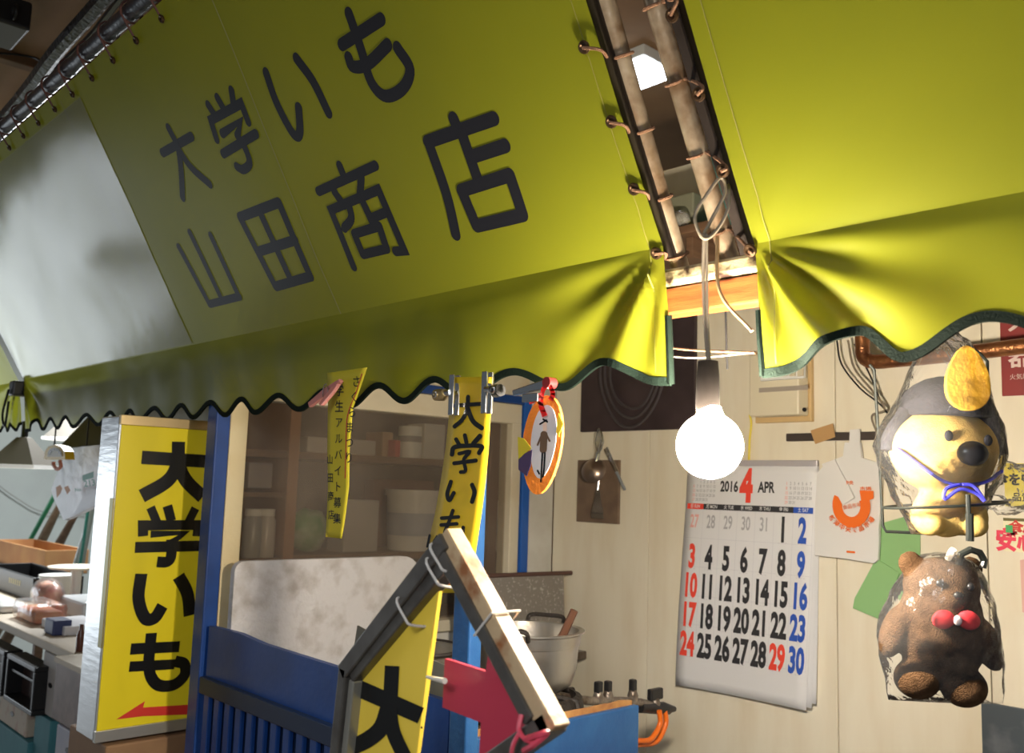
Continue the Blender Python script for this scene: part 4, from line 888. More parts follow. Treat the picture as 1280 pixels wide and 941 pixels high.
obj('rim', tube(newbm(), [pc2 + Vector((0.099 * math.cos(a), 0.099 * math.sin(a), 0.133)) for a in [2 * PI * j / 36 for j in range(36)]], 0.004, 6, closed=True), CI, p2, True)
# gas taps and hose
gm = thing('gas_manifold', 'greasy gas pipe with black taps beside the blue counter', 'gas pipe', (-1.30, 1.5, 1.105))
PIPEG = M('greasy_gas_pipe', (0.33, 0.29, 0.25), 0.4, 0.7, c2=(0.10, 0.07, 0.05), scale=40, bump=0.3)
def gp(px, py, x=-1.32): return onX(px, py, x)
obj('pipe', tube(newbm(), curve([gp(690, 868), gp(715, 873), gp(740, 876), gp(770, 876), gp(800, 878), gp(836, 888)], 5), 0.009, 10), PIPEG, gm, True)
def tap(px, py, w_, h_, x=-1.32):
    c = gp(px, py, x)
    vb_ = obj('tap_body', tube(newbm(), [c + Vector((0, 0, -0.028)), c + Vector((0, 0, -0.012)), c + Vector((0, 0, 0.0))], [0.009, 0.012, 0.008], 10), PIPEG, gm, True)
    obj('tap_handle', bbox(c + Vector((-0.007, -w_ / 2, -0.004)), c + Vector((0.007, w_ / 2, h_)), 0.003), BLACK, vb_)
tap(748, 864, 0.016, 0.020); tap(760, 863, 0.014, 0.020); tap(791, 862, 0.014, 0.022); tap(819, 872, 0.042, 0.020)
obj('connector', tube(newbm(), [gp(800, 884), gp(828, 885), gp(843, 886)], [0.012, 0.014, 0.006], 10), BLACK, gm, True)
hose = thing('gas_hose', 'bright orange twin gas hose drooping from the taps', 'hose', tuple(gp(810, 930)))
for k, (dx, col_) in enumerate(((0, RUBBERO), (7, RUBBERO))):
    obj('tube', tube(newbm(), curve([gp(824 + dx, 888, -1.30 - 0.012 * k), gp(825 + dx, 905, -1.30 - 0.012 * k), gp(813 + dx, 924 + k * 3, -1.30 - 0.012 * k), gp(795, 926 + k * 5, -1.30 - 0.012 * k), gp(770, 930 + k * 9, -1.30 - 0.012 * k)], 6), 0.0058, 10), RUBBERO, hose, True)

# ================================================================= ARROW-SHAPED STREET SIGN IN FRONT
YF = 0.56; FD = 0.019
fs = thing('street_sign', 'freestanding angled metal frame sign with a yellow board and a red arrow', 'sign', (-0.70, YF, 0))
def fm_(px, py, off=0.0): return onY(px, py, YF - off)
def bar(p, q, wd, name, mat, parent, d0=0.0, d1=FD, r=0.0015, ext=0.0):
    a, b = Vector(p), Vector(q); d = (b - a).normalized(); n_ = Vector((-d.z, 0, d.x)) * wd / 2; a = a - d * ext; b = b + d * ext
    bm = newbm(); prism(bm, [a + n_ + Vector((0, d0, 0)), b + n_ + Vector((0, d0, 0)), b - n_ + Vector((0, d0, 0)), a - n_ + Vector((0, d0, 0))], (0, d1 - d0, 0)); bevel(bm, r, 2)
    return obj(name, bm, mat, parent)
A_ = fm_(556, 676); B_ = fm_(680, 906); C_ = fm_(431, 838); D_ = fm_(420, 941); D2 = D_ + (D_ - C_).normalized() * 0.5; E_ = fm_(600, 962)
bar(A_, B_, 0.0185, 'frame_bar', BARCREAM, fs, ext=0.008)
bar(A_ + Vector((-0.002, 0, -0.002)), C_, 0.0175, 'frame_bar', SIGNGREY, fs, d0=-0.004, d1=0.012, ext=0.004)
bar(A_ + Vector((0.004, 0, -0.016)), C_ + Vector((0.009, 0, -0.004)), 0.016, 'frame_lip', SIGNGREY, fs, d0=0.0, d1=FD)
bar(C_, D2, 0.0135, 'frame_bar', SIGNGREY, fs, d0=-0.004, d1=0.012, ext=0.003)
bar(C_ + Vector((0.0125, 0, -0.008)), D2 + Vector((0.0125, 0, 0)), 0.009, 'frame_lip', M('light_angle_iron', (0.30, 0.29, 0.25), 0.35, 0.5), fs, d0=0.0, d1=FD)
bar(B_, E_, 0.0185, 'frame_bar', SIGNGREY, fs, ext=0.004)
bar(E_, E_ + Vector((-0.03, 0, -0.35)), 0.016, 'frame_bar', SIGNGREY, fs)
bar(A_ + (B_ - A_) * 0.02 + Vector((-0.012, -0.001, -0.004)), A_ + (B_ - A_) * 0.97 + Vector((-0.012, -0.001, -0.004)), 0.013, 'frame_lip', SIGNGREY, fs, d0=-0.002, d1=0.004)
foot = D2 + Vector((0.02, 0, 0))
for dx in (0.0, 0.17):
    p_ = Vector((D2.x + dx, YF + 0.015, 0)); obj('stand_leg', bbox((p_.x - 0.012, YF + 0.002, 0.02), (p_.x + 0.012, YF + 0.026, D2.z + 0.02), 0.002), SIGNGREY, fs)
obj('stand_foot', bbox((D2.x - 0.06, YF - 0.15, 0), (D2.x + 0.24, YF + 0.18, 0.02), 0.004), SIGNGREY, fs)
obj('stand_crossbar', bbox((D2.x - 0.012, YF + 0.002, D2.z), (E_.x, YF + 0.026, D2.z + 0.03), 0.002), SIGNGREY, fs)
# yellow board
FYB = M('mustard_board', (0.85, 0.62, 0.07), 0.35, c2=(0.78, 0.56, 0.06), scale=6)
yb = [(552, 708), (549, 712), (437, 846), (425, 960), (518, 960), (535, 830)]
bm = newbm(); prism(bm, [onY(px, py, YF + 0.012) for px, py in yb], (0, 0.006, 0)); bevel(bm, 0.0012, 1); ybo = obj('yellow_board', bm, FYB, fs)
obj('hanger_tag', tube(newbm(), [onY(534, 846, YF + 0.008), onY(556, 851, YF - 0.004)], [0.0016, 0.0028], 8), M('clear_tie', (0.75, 0.70, 0.62), 0.3), fs, True)
fc2 = lambda x, y, i=0: onY(x, y, YF + 0.012) + Vector((0, -0.0010 - 0.0001 * i, 0))
stroke_set([dict(p=[(491, 832), (488, 890)], w=18, cap='flat'), dict(p=[(449.5, 860), (527, 894)], w=21, cap='flat'), dict(p=[(487, 882), (478, 908), (462, 923), (440, 934)], w=20, cap='flat'), dict(p=[(488, 886), (493, 915), (509, 950)], w=18, cap='flat')],
           18, lambda a, b: (a, b), fc2, 'printed_character', INKG, ybo)
bm = newbm(); 
for px, py in ((531, 782), (443, 855), (528, 909)):
    bm = newbm(); plane2d(bm, [(px + 1.4 * math.cos(a), py + 1.4 * math.sin(a)) for a in [2 * PI * j / 8 for j in range(8)]], lambda x, y: fc2(x, y)); obj('drill_hole', bm, M('hole_dark', (0.05, 0.04, 0.02), 0.8), ybo)
# red arrow board behind
ra = [(556, 823), (607, 839), (613, 797), (648, 840), (676, 912), (640, 930), (597, 975), (601, 903), (553, 884)]
bm = newbm(); prism(bm, [onY(px, py, YF + 0.020) for px, py in ra], (0, 0.004, 0)); obj('red_arrow_board', bm, RED, fs)
# cable ties
CTM = M('translucent_cable_tie', (0.55, 0.52, 0.48), 0.35)
for px, py, ln in ((507, 757, 1), (544, 708, 1), (549, 690, 1)):
    c = fm_(px, py); d = (C_ - A_).normalized(); n_ = Vector((-d.z, 0, d.x)); n_ = n_ if n_.z < 0 else -n_
    ring = [c - n_ * 0.009 + Vector((0, -0.006, 0)), c + n_ * 0.014 + Vector((0, -0.007, 0)), c + n_ * 0.022 + Vector((0, -0.003, 0)), c + n_ * 0.023 + Vector((0, 0.022, 0)), c - n_ * 0.008 + Vector((0, 0.022, 0))]
    obj('cable_tie', tube(newbm(), curve(ring, 4, True), 0.0014, 6, closed=True), CTM, fs, True)
c = A_ + (B_ - A_) * 0.47; d = (B_ - A_).normalized(); n_ = Vector((-d.z, 0, d.x))
obj('cable_tie', tube(newbm(), [c + n_ * 0.0112 + Vector((0, -0.003, 0)), c + n_ * 0.0112 + Vector((0, 0.031, 0)), c - n_ * 0.020 + Vector((0, 0.031, 0)), c - n_ * 0.020 + Vector((0, -0.003, 0))], 0.0012, 6, closed=True), CTM, fs, True)
rs = M('red_plastic_string', (0.62, 0.06, 0.10), 0.4)
bm = newbm(); tube(bm, curve([fm_(652, 893, 0.006), fm_(649, 912, 0.010), fm_(657, 924, 0.012), fm_(668, 927, 0.010)], 5), 0.0022, 6)
tube(bm, curve([fm_(650, 915, 0.010), fm_(642, 930, 0.012), fm_(638, 950, 0.010)], 5), 0.0020, 6)
tube(bm, curve([fm_(657, 924, 0.012), fm_(674, 918, 0.014), fm_(684, 916, 0.008), fm_(668, 930, 0.014), fm_(655, 938, 0.008)], 5), 0.0026, 6); obj('red_string', bm, rs, fs, True)

# ================================================================= PLUSH TOYS ON THE WIRE STAND
FA = math.atan2(0.731, 0.682)
def plushmesh(name, blobs, mat, parent, voxel=0.0035):
    """one continuous body: overlapping rounded masses fused by a voxel remesh. blobs: (centre, radii, tilt)"""
    bm = newbm()
    for c, r, tl in blobs:
        m4 = Matrix.Translation(c) @ Matrix.Rotation(tl, 4, 'Y') @ Matrix.Diagonal((*r, 1))
        bmesh.ops.create_icosphere(bm, subdivisions=3, radius=1.0, matrix=m4)
    o = obj(name, bm, mat, parent, 'all', local=True)
    md_ = o.modifiers.new('fuse', 'REMESH'); md_.mode = 'VOXEL'; md_.voxel_size = voxel; md_.use_smooth_shade = True
    s_ = o.modifiers.new('soften', 'SMOOTH'); s_.iterations = 6; s_.factor = 0.5
    return o
def ell(bm, c, r, tl=0.0, sub=3):
    bmesh.ops.create_icosphere(bm, subdivisions=sub, radius=1.0, matrix=Matrix.Translation(c) @ Matrix.Rotation(tl, 4, 'Y') @ Matrix.Diagonal((*r, 1))); return bm
def localthing(name, label, cat, loc):
    t = thing(name, label, cat, loc); t.rotation_euler = (0, 0, FA); return t
YB = 1.20
# black wire stand
st = localthing('wire_stand', 'black wire display stand holding the yellow plush toy', 'stand', tuple(onY(1176, 665, YB)))
WIRE = M('black_coated_wire', (0.015, 0.018, 0.016), 0.35)
k_ = 1.175 / 1164
def lp(px, py, y=0.0): return Vector(((px - 1176) * k_, y, -(py - 665) * k_))
def ltube(name, pts, r, parent, mat=WIRE, cl=False, n=8): return obj(name, tube(newbm(), pts, r, n, closed=cl), mat, parent, True, local=True)
ltube('frame_wire', [lp(1098, 455, 0.02), lp(1104, 462, 0.02), lp(1109, 560, 0.02), lp(1112, 660, 0.02), lp(1116, 667, 0.02), lp(1178, 668, 0.02), lp(1236, 664, 0.02), lp(1241, 658, 0.02), lp(1246, 580, 0.02)], 0.0020, st)
ltube('frame_wire', [lp(1190, 400, 0.02), lp(1242, 437, 0.02), lp(1250, 446, 0.02), lp(1250, 500, 0.02), lp(1251, 538, 0.02), lp(1256, 548, 0.02), lp(1251, 553, 0.02), lp(1244, 550, 0.02)], 0.0020, st)
ltube('hoop', [Vector((0.0725 * math.cos(a), 0.055 * math.sin(a) - 0.012, 0.034 + 0.006 * math.cos(a))) for a in [2 * PI * j / 36 for j in range(36)]], 0.0017, st, cl=True)
ltube('stem', [lp(1178, 618, -0.068), lp(1178, 650, -0.069), lp(1179, 668, -0.067)], 0.0030, st)
ltube('stem', [lp(1179, 640, -0.069), lp(1180, 672, -0.066)], 0.0048, st)
ltube('hook', [lp(1168, 700, -0.062), lp(1170, 688, -0.064), lp(1180, 682, -0.066), lp(1192, 685, -0.064), lp(1198, 694, -0.062), lp(1196, 703, -0.062)], 0.0042, st)
lg = ltube('hanger_wire', [lp(1190, 400, 0.02), lp(1150, 372, 0.02), lp(1150, 330, 0.02)], 0.0020, st)
# yellow plush bear in a cap
yt = localthing('yellow_plush', 'yellow plush toy in a dark cap with gold ornament, wrapped in clear plastic', 'plush toy', tuple(onY(1178, 650, YB)))
YPL = M('yellow_plush_fleece', (0.50, 0.35, 0.12), rough=1.0, c2=(0.45, 0.30, 0.09), scale=60, bump=0.2, bscale=500, spec=0.05)
DPL = M('dark_plush_fabric', (0.030, 0.030, 0.038), rough=0.95, c2=(0.018, 0.018, 0.024), scale=40, bump=0.2, bscale=200, spec=0.1)
def yp(px, py, y=0.0): return Vector(((px - 1178) * k_, y, -(py - 650) * k_))
plushmesh('body', [(yp(1181, 562), (0.068, 0.046, 0.053), 0.0), (yp(1180, 580, -0.004), (0.060, 0.046, 0.038), 0), (yp(1182, 636), (0.036, 0.030, 0.036), 0.0), (yp(1152, 632, -0.010), (0.013, 0.014, 0.030), 0.5), (yp(1212, 632, -0.010), (0.013, 0.014, 0.030), -0.5),
                   (yp(1155, 655, -0.016), (0.017, 0.022, 0.015), 0), (yp(1208, 655, -0.016), (0.017, 0.022, 0.015), 0), (yp(1189, 578, -0.036), (0.030, 0.020, 0.022), 0)], YPL, yt)
bm = newbm(); ell(bm, yp(1190, 569, -0.057), (0.019, 0.010, 0.015)); obj('nose', bm, M('shiny_black_felt', (0.01, 0.01, 0.012), 0.3), yt, 'all', local=True)
for px_, py_ in ((1167, 548), (1216, 552)):
    bm = newbm(); ell(bm, yp(px_, py_, -0.046 if px_ < 1190 else -0.043), (0.0055, 0.003, 0.007), 0, 2); obj('eye', bm, DPL, yt, 'all', local=True)
bm = newbm(); ell(bm, yp(1188, 512, 0.004), (0.058, 0.050, 0.043)); 
for v in list(bm.verts):
    if v.co.z < yp(0, 520).z: v.co.z = yp(0, 520).z + (v.co.z - yp(0, 520).z) * 0.1
cap_ = obj('cap', bm, DPL, yt, 'all', local=True)
for sx in (-1, 1):
    bm = newbm(); tube(bm, curve([yp(1186 + sx * 50, 515, 0.0), yp(1184 + sx * 66, 548, 0.004), yp(1182 + sx * 68, 566, 0.004)], 5), [0.010] * 3 + [0.011] * 4 + [0.010] * 4, 10); obj('ear_flap', bm, DPL, yt, True, local=True)
GOLD = M('gold_felt', (0.60, 0.34, 0.03), 0.6, bump=0.15, bscale=150)
bm = newbm()
prism(bm, [yp(1189 + 26 * math.sin(q) * (1 - 0.35 * math.cos(q)), 478 - 40 * math.cos(q), -0.054) for q in [2 * PI * j / 28 for j in range(28)]], (0, 0.007, 0)); bevel(bm, 0.0015, 2)
obj('gold_ornament', bm, GOLD, cap_, local=True)
BLUR = M('blue_ribbon', (0.05, 0.05, 0.50), 0.5)
ltube('blue_cord', curve([yp(1112, 562, -0.020), yp(1135, 585, -0.040), yp(1160, 603, -0.046), yp(1185, 606, -0.046), yp(1212, 602, -0.042), yp(1236, 588, -0.034)], 5), 0.0022, yt, BLUR)
ltube('blue_bow', curve([yp(1178, 606, -0.048), yp(1160, 612, -0.052), yp(1158, 624, -0.052), yp(1176, 612, -0.052), yp(1196, 616, -0.05), yp(1206, 625, -0.05), yp(1194, 608, -0.05), yp(1180, 606, -0.05)], 5), 0.0022, yt, BLUR)
def bagmesh(prof, depth, seed, amp=0.0022, n=34):
    """thin hanging bag: outline half-widths by height, pinched top"""
    bm = newbm(); rings = []
    for i, (x0_, x1_, z_) in enumerate(prof):
        cxx = (x0_ + x1_) / 2; hw = (x1_ - x0_) / 2; f = i / (len(prof) - 1); dp = depth * (0.25 + 0.75 * math.sin(PI * min(1, 0.08 + f * 0.92) ** 0.8)) if f < 0.97 else depth * 0.12
        ring = []
        for j in range(n):
            a = 2 * PI * j / n; p = Vector((cxx + hw * math.cos(a), dp * math.sin(a), z_))
            p += Vector((noise.noise(p * 55 + Vector((seed, 0, 0))), noise.noise(p * 55 + Vector((0, seed, 0))), 0)) * amp * 1.6
            ring.append(bm.verts.new(p))
        rings.append(ring)
    for A, B in zip(rings, rings[1:]):
        for j in range(n): bm.faces.new((A[j], A[(j + 1) % n], B[(j + 1) % n], B[j]))
    bm.faces.new(rings[0]); bm.faces.new(rings[-1]); return bm
def dens(prof, m=5):
    P = curve([Vector(p) for p in prof], m); return [tuple(p) for p in P]
pr = dens([((1181 - 1178) * k_, (1187 - 1178) * k_, -(420 - 650) * k_), ((1160 - 1178) * k_, (1206 - 1178) * k_, -(440 - 650) * k_), ((1130 - 1178) * k_, (1234 - 1178) * k_, -(500 - 650) * k_), ((1099 - 1178) * k_, (1254 - 1178) * k_, -(552 - 650) * k_),
           ((1106 - 1178) * k_, (1250 - 1178) * k_, -(590 - 650) * k_), ((1122 - 1178) * k_, (1234 - 1178) * k_, -(630 - 650) * k_), ((1138 - 1178) * k_, (1220 - 1178) * k_, -(668 - 650) * k_)])
obj('plastic_wrap', bagmesh(pr, 0.072, 3.0), CLEAR, yt, 'all', local=True)
# brown plush bear keyring in a bag
bt = localthing('brown_plush', 'brown fleece plush toy in a clear bag hanging from the black hook', 'plush toy', tuple(onY(1178, 780, 1.16)))
kb = 1.135 / 1164
def bp_(px, py, y=0.0): return Vector(((px - 1178) * kb, y, -(py - 780) * kb))
BPL = M('brown_fleece', (0.090, 0.050, 0.026), rough=1.0, c2=(0.055, 0.030, 0.015), scale=90, bump=0.6, bscale=600, spec=0.05)
plushmesh('body', [(bp_(1178, 735), (0.046, 0.030, 0.036), 0.05), (bp_(1177, 800), (0.052, 0.032, 0.050), 0.05), (bp_(1176, 770), (0.050, 0.031, 0.050), 0), (bp_(1142, 708, 0.004), (0.015, 0.011, 0.015), 0), (bp_(1216, 712, 0.004), (0.015, 0.011, 0.015), 0),
                   (bp_(1119, 790), (0.0155, 0.018, 0.034), 0.35), (bp_(1232, 802), (0.0155, 0.018, 0.034), -0.35), (bp_(1144, 845, -0.004), (0.027, 0.026, 0.024), 0), (bp_(1200, 853, -0.004), (0.027, 0.026, 0.024), 0), (bp_(1180, 745, -0.026), (0.017, 0.012, 0.013), 0)], BPL, bt, 0.003)
for px_, py_ in ((1162, 728), (1199, 731)):
    bm = newbm(); ell(bm, bp_(px_, py_, -0.030), (0.0045, 0.003, 0.0045), 0, 2); obj('eye', bm, BLACK, bt, 'all', local=True)
bm = newbm(); ell(bm, bp_(1180, 741, -0.038), (0.006, 0.004, 0.0045), 0, 2); obj('nose', bm, BLACK, bt, 'all', local=True)
for sx in (-1, 1):
    bm = newbm(); ell(bm, bp_(1178 + sx * 15, 770, -0.035), (0.0135, 0.006, 0.011), sx * 0.2, 3); obj('red_bow', bm, M('red_felt', (0.55, 0.02, 0.03), 0.8), bt, 'all', local=True)
bm = newbm(); ell(bm, bp_(1178, 770, -0.039), (0.005, 0.005, 0.006), 0, 2); obj('bow_knot', bm, M('white_felt', (0.7, 0.66, 0.66), 0.8), bt, 'all', local=True)
pr = dens([((1178 - 1178) * kb, (1190 - 1178) * kb, -(694 - 780) * kb), ((1150 - 1178) * kb, (1214 - 1178) * kb, -(704 - 780) * kb), ((1118 - 1178) * kb, (1236 - 1178) * kb, -(745 - 780) * kb), ((1100 - 1178) * kb, (1246 - 1178) * kb, -(790 - 780) * kb),
           ((1104 - 1178) * kb, (1252 - 1178) * kb, -(830 - 780) * kb), ((1112 - 1178) * kb, (1250 - 1178) * kb, -(872 - 780) * kb)])
obj('plastic_bag', bagmesh(pr, 0.052, 8.0), CLEAR, bt, 'all', local=True)
ltube('bag_tie', [bp_(1182, 700, -0.01), bp_(1184, 688, -0.020)], 0.004, bt, M('clear_tie', (0.75, 0.70, 0.62), 0.3))

# ================================================================= BEHIND THE WINDOW
sh = thing('shelf_unit', 'brown wooden shelf unit behind the window glass', 'shelf', (-2.55, 1.6, 0))
obj('back_panel', box(newbm(), (-2.80, 1.02, 0.9), (-2.79, 2.6, 1.95)), M('dim_grey_brown_panel', (0.15, 0.12, 0.095), 0.8, c2=(0.10, 0.075, 0.06), scale=4), sh)
for z in (1.10, 1.322, 1.628): obj('shelf', bbox((-2.78, 1.03 if z > 1.5 else 1.40, z - 0.012), (-2.48, 2.58, z + 0.010), 0.002), BROWNW, sh)
obj('shelf', bbox((-2.78, 1.03, 1.50), (-2.48, 1.40, 1.515), 0.002), BROWNW, sh)
obj('shelf', bbox((-2.78, 1.03, 1.31), (-2.48, 1.40, 1.325), 0.002), BROWNW, sh)
for y in (1.40, 2.55): obj('upright', bbox((-2.78, y, 0.9), (-2.47, y + 0.035, 1.9), 0.002), M('orange_brown_upright', (0.30, 0.14, 0.06), 0.6), sh)
obj('side_panel', box(newbm(), (-2.80, 1.015, 0.9), (-2.03, 1.03, 1.95)), CREAMW, sh)
def shelfbox(px0, px1, pyb, pyt, x, mat, name, label, depth=0.10, group=None):
    a = onX(px0, pyb, x); b = onX(px1, pyt, x)
    o = obj(name, bbox((x - depth, a.y, max(a.z, 0)), (x, b.y, b.z), 0.004), mat); return tag(o, label, 'box', group)
SHG = M('pale_carton', (0.40, 0.37, 0.33), 0.6); SHW = M('white_carton', (0.58, 0.56, 0.50), 0.6)
def onshelf(px0, px1, pyt, zs, x, mat, name, label, depth=0.10, cat='box'):
    a = onX(px0, 560, x); b = onX(px1, 560, x); zt = onX((px0 + px1) / 2, pyt, x).z
    o = obj(name, bbox((x - depth, a.y, zs + 0.0105), (x, b.y, zt), 0.004), mat); return tag(o, label, cat)
onshelf(384, 470, 548, 1.628, -2.52, SHG, 'carton', 'long pale carton on the upper shelf behind the paper strip')
onshelf(494, 501, 550, 1.628, -2.50, M('red_pack', (0.45, 0.06, 0.05), 0.5), 'packet', 'small red packet on the upper shelf')
onshelf(530, 556, 530, 1.628, -2.52, SHW, 'carton', 'white carton on the upper shelf beside the can')
onshelf(478, 491, 540, 1.628, -2.54, M('tan_pack', (0.38, 0.25, 0.15), 0.6), 'packet', 'tan packet on the upper shelf left of the red packet')
a = onX(512, 560, -2.56); t = thing('tin_can', 'silver white can on the upper shelf beside the red packet', 'can', (-2.56, a.y, 1.639)); obj('can_body', lathe(newbm(), [(0.0, 0), (0.040, 0), (0.041, 0.004), (0.040, 0.105), (0.041, 0.108), (0.036, 0.108), (0.0, 0.105)], (-2.56, a.y, 1.6385), 24), M('label_white', (0.75, 0.77, 0.72), 0.35), t, True)
obj('can_label', lathe(newbm(), [(0.0405, 0.03), (0.0405, 0.075)], (-2.56, a.y, 1.6385), 24, cap=False), M('label_dark', (0.25, 0.25, 0.25), 0.5), t, True)
# white pails
def pail(px, zs, r, h, label, x=-2.56, mat=WHITEPL, band=True):
    a = onX(px, 650, x); t = thing('white_pail', label, 'pail', (x, a.y, zs)); c = (x, a.y, zs + 0.0108)
    b_ = obj('pail_body', lathe(newbm(), [(0, 0), (r * 0.88, 0), (r, h * 0.9), (0, h * 0.9)], c, 28), mat, t, True)
    obj('pail_lid', lathe(newbm(), [(0, h * 0.9), (r * 1.06, h * 0.9), (r * 1.06, h), (0, h)], c, 28), mat, t, True)
    if band: obj('pail_label', lathe(newbm(), [(r * 0.93, h * 0.25), (r * 0.965, h * 0.62)], (c[0] + 0.003, c[1] - 0.003, c[2]), 28, cap=False), M('pail_print', (0.45, 0.48, 0.55), 0.5), b_, True)
pail(517, 1.322, 0.095, 0.20, 'white lidded pail with a grey label behind the window')
pail(612, 1.322, 0.075, 0.17, 'small white pail behind the window right of the yellow banner', -2.50)
onshelf(436, 478, 625, 1.322, -2.52, SHG, 'carton', 'pale carton on the lower shelf left of the pail')
onshelf(470, 545, 600, 1.322, -2.70, M('brown_carton', (0.22, 0.12, 0.08), 0.7), 'carton', 'brown carton on the lower shelf behind the pail', 0.06)
for k, (px, mm, lab) in enumerate(((318, M('jar_grey', (0.35, 0.36, 0.36), 0.3), 'grey jar behind the left end of the window'), (335, M('jar_pale', (0.55, 0.52, 0.50), 0.3), 'pale jar beside the grey jar behind the window'))):
    a = onX(px, 620, -2.52); t = thing('jar', lab, 'jar', (-2.52, a.y, 1.326)); c = (-2.52, a.y, 1.3255)
    obj('jar_body', lathe(newbm(), [(0, 0), (0.026, 0), (0.028, 0.01), (0.028, 0.105), (0.022, 0.12), (0, 0.12)], c, 20), mm, t, True); obj('jar_lid', lathe(newbm(), [(0, 0.12), (0.024, 0.12), (0.024, 0.14), (0, 0.14)], c, 20), WHITEPL, t, True)
onshelf(313, 343, 578, 1.515, -2.52, M('mixed_pack', (0.30, 0.28, 0.30), 0.6), 'carton', 'grey carton on the small shelf at the left of the window')
a = onX(385, 650, -2.56); o = obj('green_bag', ell(newbm(), (-2.56, a.y, 1.402), (0.05, 0.065, 0.066)), M('green_white_bag', (0.35, 0.42, 0.30), 0.4, c2=(0.08, 0.25, 0.07), scale=14), None, 'all')
for v in o.data.vertices: v.co += Vector((0, 0, 1)) * 0.012 * noise.noise(v.co * 40)
tag(o, 'lumpy green and white bag behind the handwritten paper strip', 'bag')

# ================================================================= NEIGHBOURING STALL
YN = 1.0
tb = thing('stall_table', 'neighbouring stall table with a paper-covered top', 'table', (-3.5, 1.4, 0))
obj('table_top', bbox((-5.9, YN + 0.005, 0.990), (-2.86, 1.47, 1.018), 0.004), M('paper_table_top', (0.60, 0.52, 0.40), 0.6, c2=(0.52, 0.44, 0.33), scale=6), tb)
for x, y in ((-5.8, 1.40), (-3.0, 1.40), (-5.8, 1.33), (-4.5, 1.40)): obj('leg', bbox((x, y, 0), (x + 0.04, y + 0.04, 0.99), 0.003), BROWNW, tb)
def nb(name, label, cat, px0, px1, zt, zb, mat, y=YN, depth=0.20, group=None, hole=False):
    a = onY(px0, 850, y); b = onY(px1, 850, y)
    t = thing(name, label, cat, ((a.x + b.x) / 2, y + depth / 2, zb), group)
    obj('box_body', bbox((a.x, y, zb), (b.x, y + depth, zt), 0.004), mat, t)
    if hole:
        m_ = (a.x + b.x) / 2; bm = newbm(); prism(bm, [(m_ + 0.018 * math.cos(q), y - 0.0015, (zb + zt) / 2 + 0.008 * math.sin(q)) for q in [2 * PI * j / 12 for j in range(12)]], (0, 0.001, 0)); obj('hand_hole', bm, BLACK, t)
    return t, a.x, b.x
TEAL = M('teal_carton', (0.07, 0.26, 0.30), 0.7, c2=(0.05, 0.20, 0.24), scale=8); WHC = M('grey_white_carton', (0.52, 0.50, 0.48), 0.7); 
YA = 0.955
t, xa, xb = nb('wooden_case', 'dark brown case with a lighter lid beside the yellow light box sign', 'case', 68, 108, 1.030, 0.878, M('dark_case_print', (0.13, 0.075, 0.055), 0.5, c2=(0.20, 0.13, 0.10), scale=25), YA - 0.05, 0.10)
obj('lid', bbox((xa - 0.004, YA - 0.055, 1.030), (xb + 0.004, YA + 0.045, 1.045), 0.002), M('pale_lid', (0.58, 0.50, 0.38), 0.6), t)
nb('carton', 'pale blue printed carton under the dark brown case', 'carton', 76, 110, 0.874, 0.775, M('blue_print_carton', (0.36, 0.38, 0.50), 0.6, c2=(0.50, 0.50, 0.54), scale=10), YA - 0.05, 0.10, hole=True)
nb('carton', 'white carton with a hand hole at the bottom of the stall stack', 'carton', 70, 100, 0.771, 0.60, WHC, YA - 0.05, 0.10, hole=True)
nb('carton', 'grey-white carton behind the black crates of the stall', 'carton', 52, 76, 0.985, 0.80, WHC, YN + 0.01, 0.15, hole=True)
nb('carton', 'teal carton at the foot of the stall', 'carton', 48, 68, 0.790, 0.55, TEAL, YN + 0.01, 0.3, hole=True)
nb('carton', 'pale carton with red print under the black crate', 'carton', 2, 38, 0.792, 0.70, M('cream_red_carton', (0.56, 0.48, 0.38), 0.7, c2=(0.45, 0.25, 0.2), scale=22, lo=0.55, hi=0.7), YN, 0.3, hole=True)
nb('carton', 'teal carton at the bottom left corner', 'carton', -30, 42, 0.697, 0.45, TEAL, YN - 0.005, 0.3, hole=True)
for px0, px1, lab in ((10, 47, 'black plastic crate standing on edge under the stall table'), (-34, 6, 'black plastic crate cut by the left photo edge')):
    a = onY(px0, 850, YN - 0.02); b = onY(px1, 850, YN - 0.02); y0 = YN - 0.03; z0, z1 = 0.797, 0.945
    t = thing('plastic_crate', lab, 'crate', ((a.x + b.x) / 2, YN, z0), 'black crates under the stall table')
    for p, q in (((a.x, z0), (b.x, z0 + 0.016)), ((a.x, z1 - 0.016), (b.x, z1)), ((a.x, z0 + 0.016), (a.x + 0.018, z1 - 0.016)), ((b.x - 0.018, z0 + 0.016), (b.x, z1 - 0.016))):
        obj('crate_rim', bbox((p[0], y0, p[1]), (q[0], y0 + 0.06, q[1]), 0.003), BLACK, t)
    obj('crate_base', bbox((a.x + 0.01, y0 + 0.05, z0 + 0.01), (b.x - 0.01, y0 + 0.06, z1 - 0.01), 0.002), M('crate_inner_brown', (0.06, 0.035, 0.03), 0.4), t)
    obj('crate_bar', bbox((a.x + 0.02, y0 + 0.01, (z0 + z1) / 2 + 0.02), (b.x - 0.02, y0 + 0.016, (z0 + z1) / 2 + 0.028), 0.001), BLACK, t)
